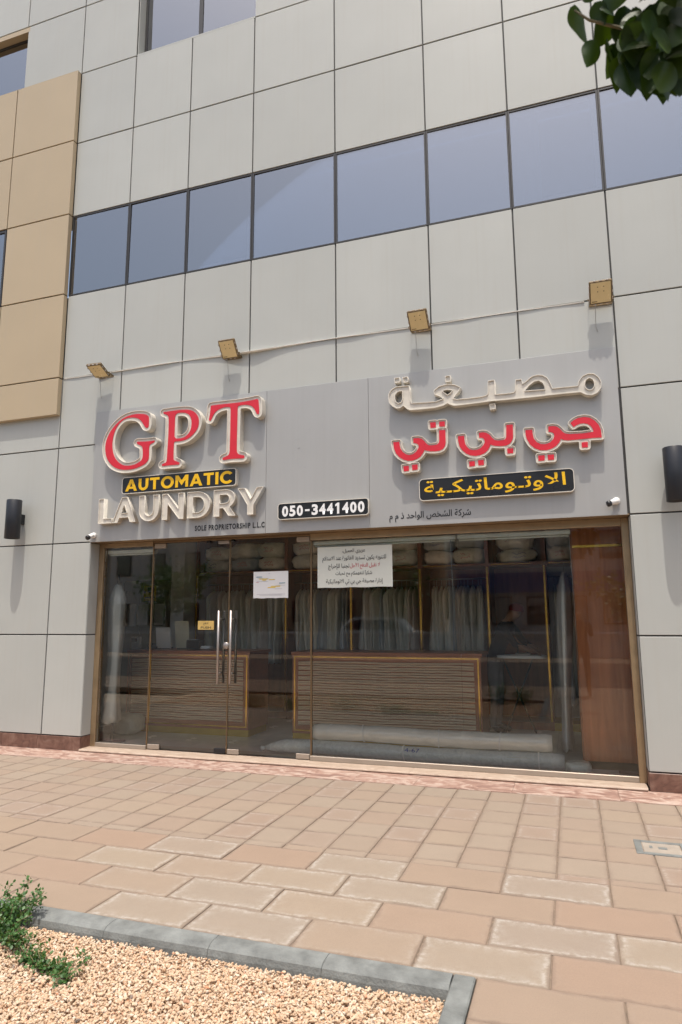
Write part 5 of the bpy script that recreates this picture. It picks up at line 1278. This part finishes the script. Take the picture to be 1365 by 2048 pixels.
house('tan house at the right across the street', 9.5, -29, 10, 9, 7.2, 'stucco2', 4, 2, 0.5)
house('dusty red walled house far left across the street', -44, -30, 14, 9, 8.0, 'redwall', 5, 2, 0.5)
house('pale house at the far right across the street', 23, -30, 13, 9, 8.4, 'stucco', 5, 2, 0.5)
def far_tree(label, x, y, h, seed):
    rs = random.Random(seed); t_ = thing('street_tree', label, 'tree', (x, y, -0.13), (0, 0, 0), 'trees across the street')
    link('trunk', tube_me([[(0, 0, 0), (0.05, 0, h*0.3), (0, 0.05, h*0.6)]], [0.16, 0.13, 0.06], 8), 'bark', t_)
    bm = bmesh.new(); lay = bm.faces.layers.float.new('tone')
    cs = [Vector((rs.gauss(0, h*.16), rs.gauss(0, h*.16), h*0.65+rs.gauss(0, h*.13))) for _ in range(14)]
    for _ in range(1400):
        c = rs.choice(cs); p = c+Vector((rs.gauss(0, 1), rs.gauss(0, 1), rs.gauss(0, .8)))*h*0.075
        leaf_face(bm, p, (rs.gauss(0, 1), rs.gauss(0, 1), rs.gauss(0, 1)), (0, rs.gauss(0, 1), 1), .22, .16, lay, rs.random())
    me = bpy.data.meshes.new('crown'); bm.to_mesh(me); bm.free(); o = link('crown', me, 'shrubleaf', t_); o['kind'] = 'stuff'
far_tree('street tree in front of the tan house', -8.2, -24.5, 5.2, 1); far_tree('street tree right of the white shop house', 3.9, -24.2, 5.0, 2); far_tree('street tree before the far left houses', -21, -24.6, 5.6, 3)
# a parked car
cr = thing('parked_car', 'white car parked across the street behind the low wall', 'car', (-9.0, -24.6, -0.13), (0, 0, rad(2)))
prof = [(-2.2, .45), (-2.25, .75), (-2.1, 1.02), (-1.75, 1.08), (-1.25, 1.62), (-.9, 1.74), (.75, 1.74), (1.15, 1.62), (1.65, 1.10), (2.15, 1.0), (2.28, .75), (2.22, .42)]
bm = bmesh.new(); A = [bm.verts.new((x, -.88 if z < 1.1 else -.70, z)) for x, z in prof]; C = [bm.verts.new((x, .88 if z < 1.1 else .70, z)) for x, z in prof]
bm.faces.new(A); bm.faces.new(C[::-1]); k = len(A)
for i in range(k): bm.faces.new((A[i], C[i], C[(i+1) % k], A[(i+1) % k]))
link('body', bm2me(bm), 'carpaint', cr)
for s in (-1, 1):
    gl_ = bpy.data.meshes.new('side_window'); gl_.from_pydata([(-1.55, s*.83, 1.15), (1.45, s*.83, 1.15), (1.05, s*.71, 1.60), (-1.15, s*.71, 1.60)], [], [(0, 1, 2, 3)]); link('side_window', gl_, 'black', cr)
    for x in (-1.4, 1.4):
        wh = link('wheel', lathe_me([(0, -.1), (.2, -.1), (.32, -.1), (.34, -.08), (.34, .08), (.32, .1), (.2, .1), (0, .1)], 24), 'tyre', cr, (x, s*.82, .34), (rad(90), 0, 0))
        link('rim', lathe_me([(0, -.105), (.2, -.105), (.2, .105), (0, .105)], 16), 'steel', wh)
    box('headlight', (2.16, s*.62-.14, .80), (2.27, s*.62+.14, .92), 'white', cr)
# the one holding the camera, seen only as a shade in the glass
arms = {'l': ((-0.19, 0.0, 1.40), (-0.22, -0.10, 1.16), (-0.10, -0.20, 1.40)), 'r': ((0.19, 0.0, 1.40), (0.22, -0.10, 1.16), (0.10, -0.20, 1.40))}
J, E_, Rd = figure(0.0, arms, ((0, -0.01, 1.57), (0, -0.01, 1.66)))
person('person in dark clothes standing on the paving with both hands raised to the chin', J, E_, Rd, 'pelvis', (0.12, -7.16, 0.0), ['shirt', 'fabric_dark', 'skin'],
       lambda c: 2 if (c.z > 1.47 and abs(c.x) < 0.2) or (c.y < -0.21) else (0 if c.z > 0.95 else 1), rad(180))
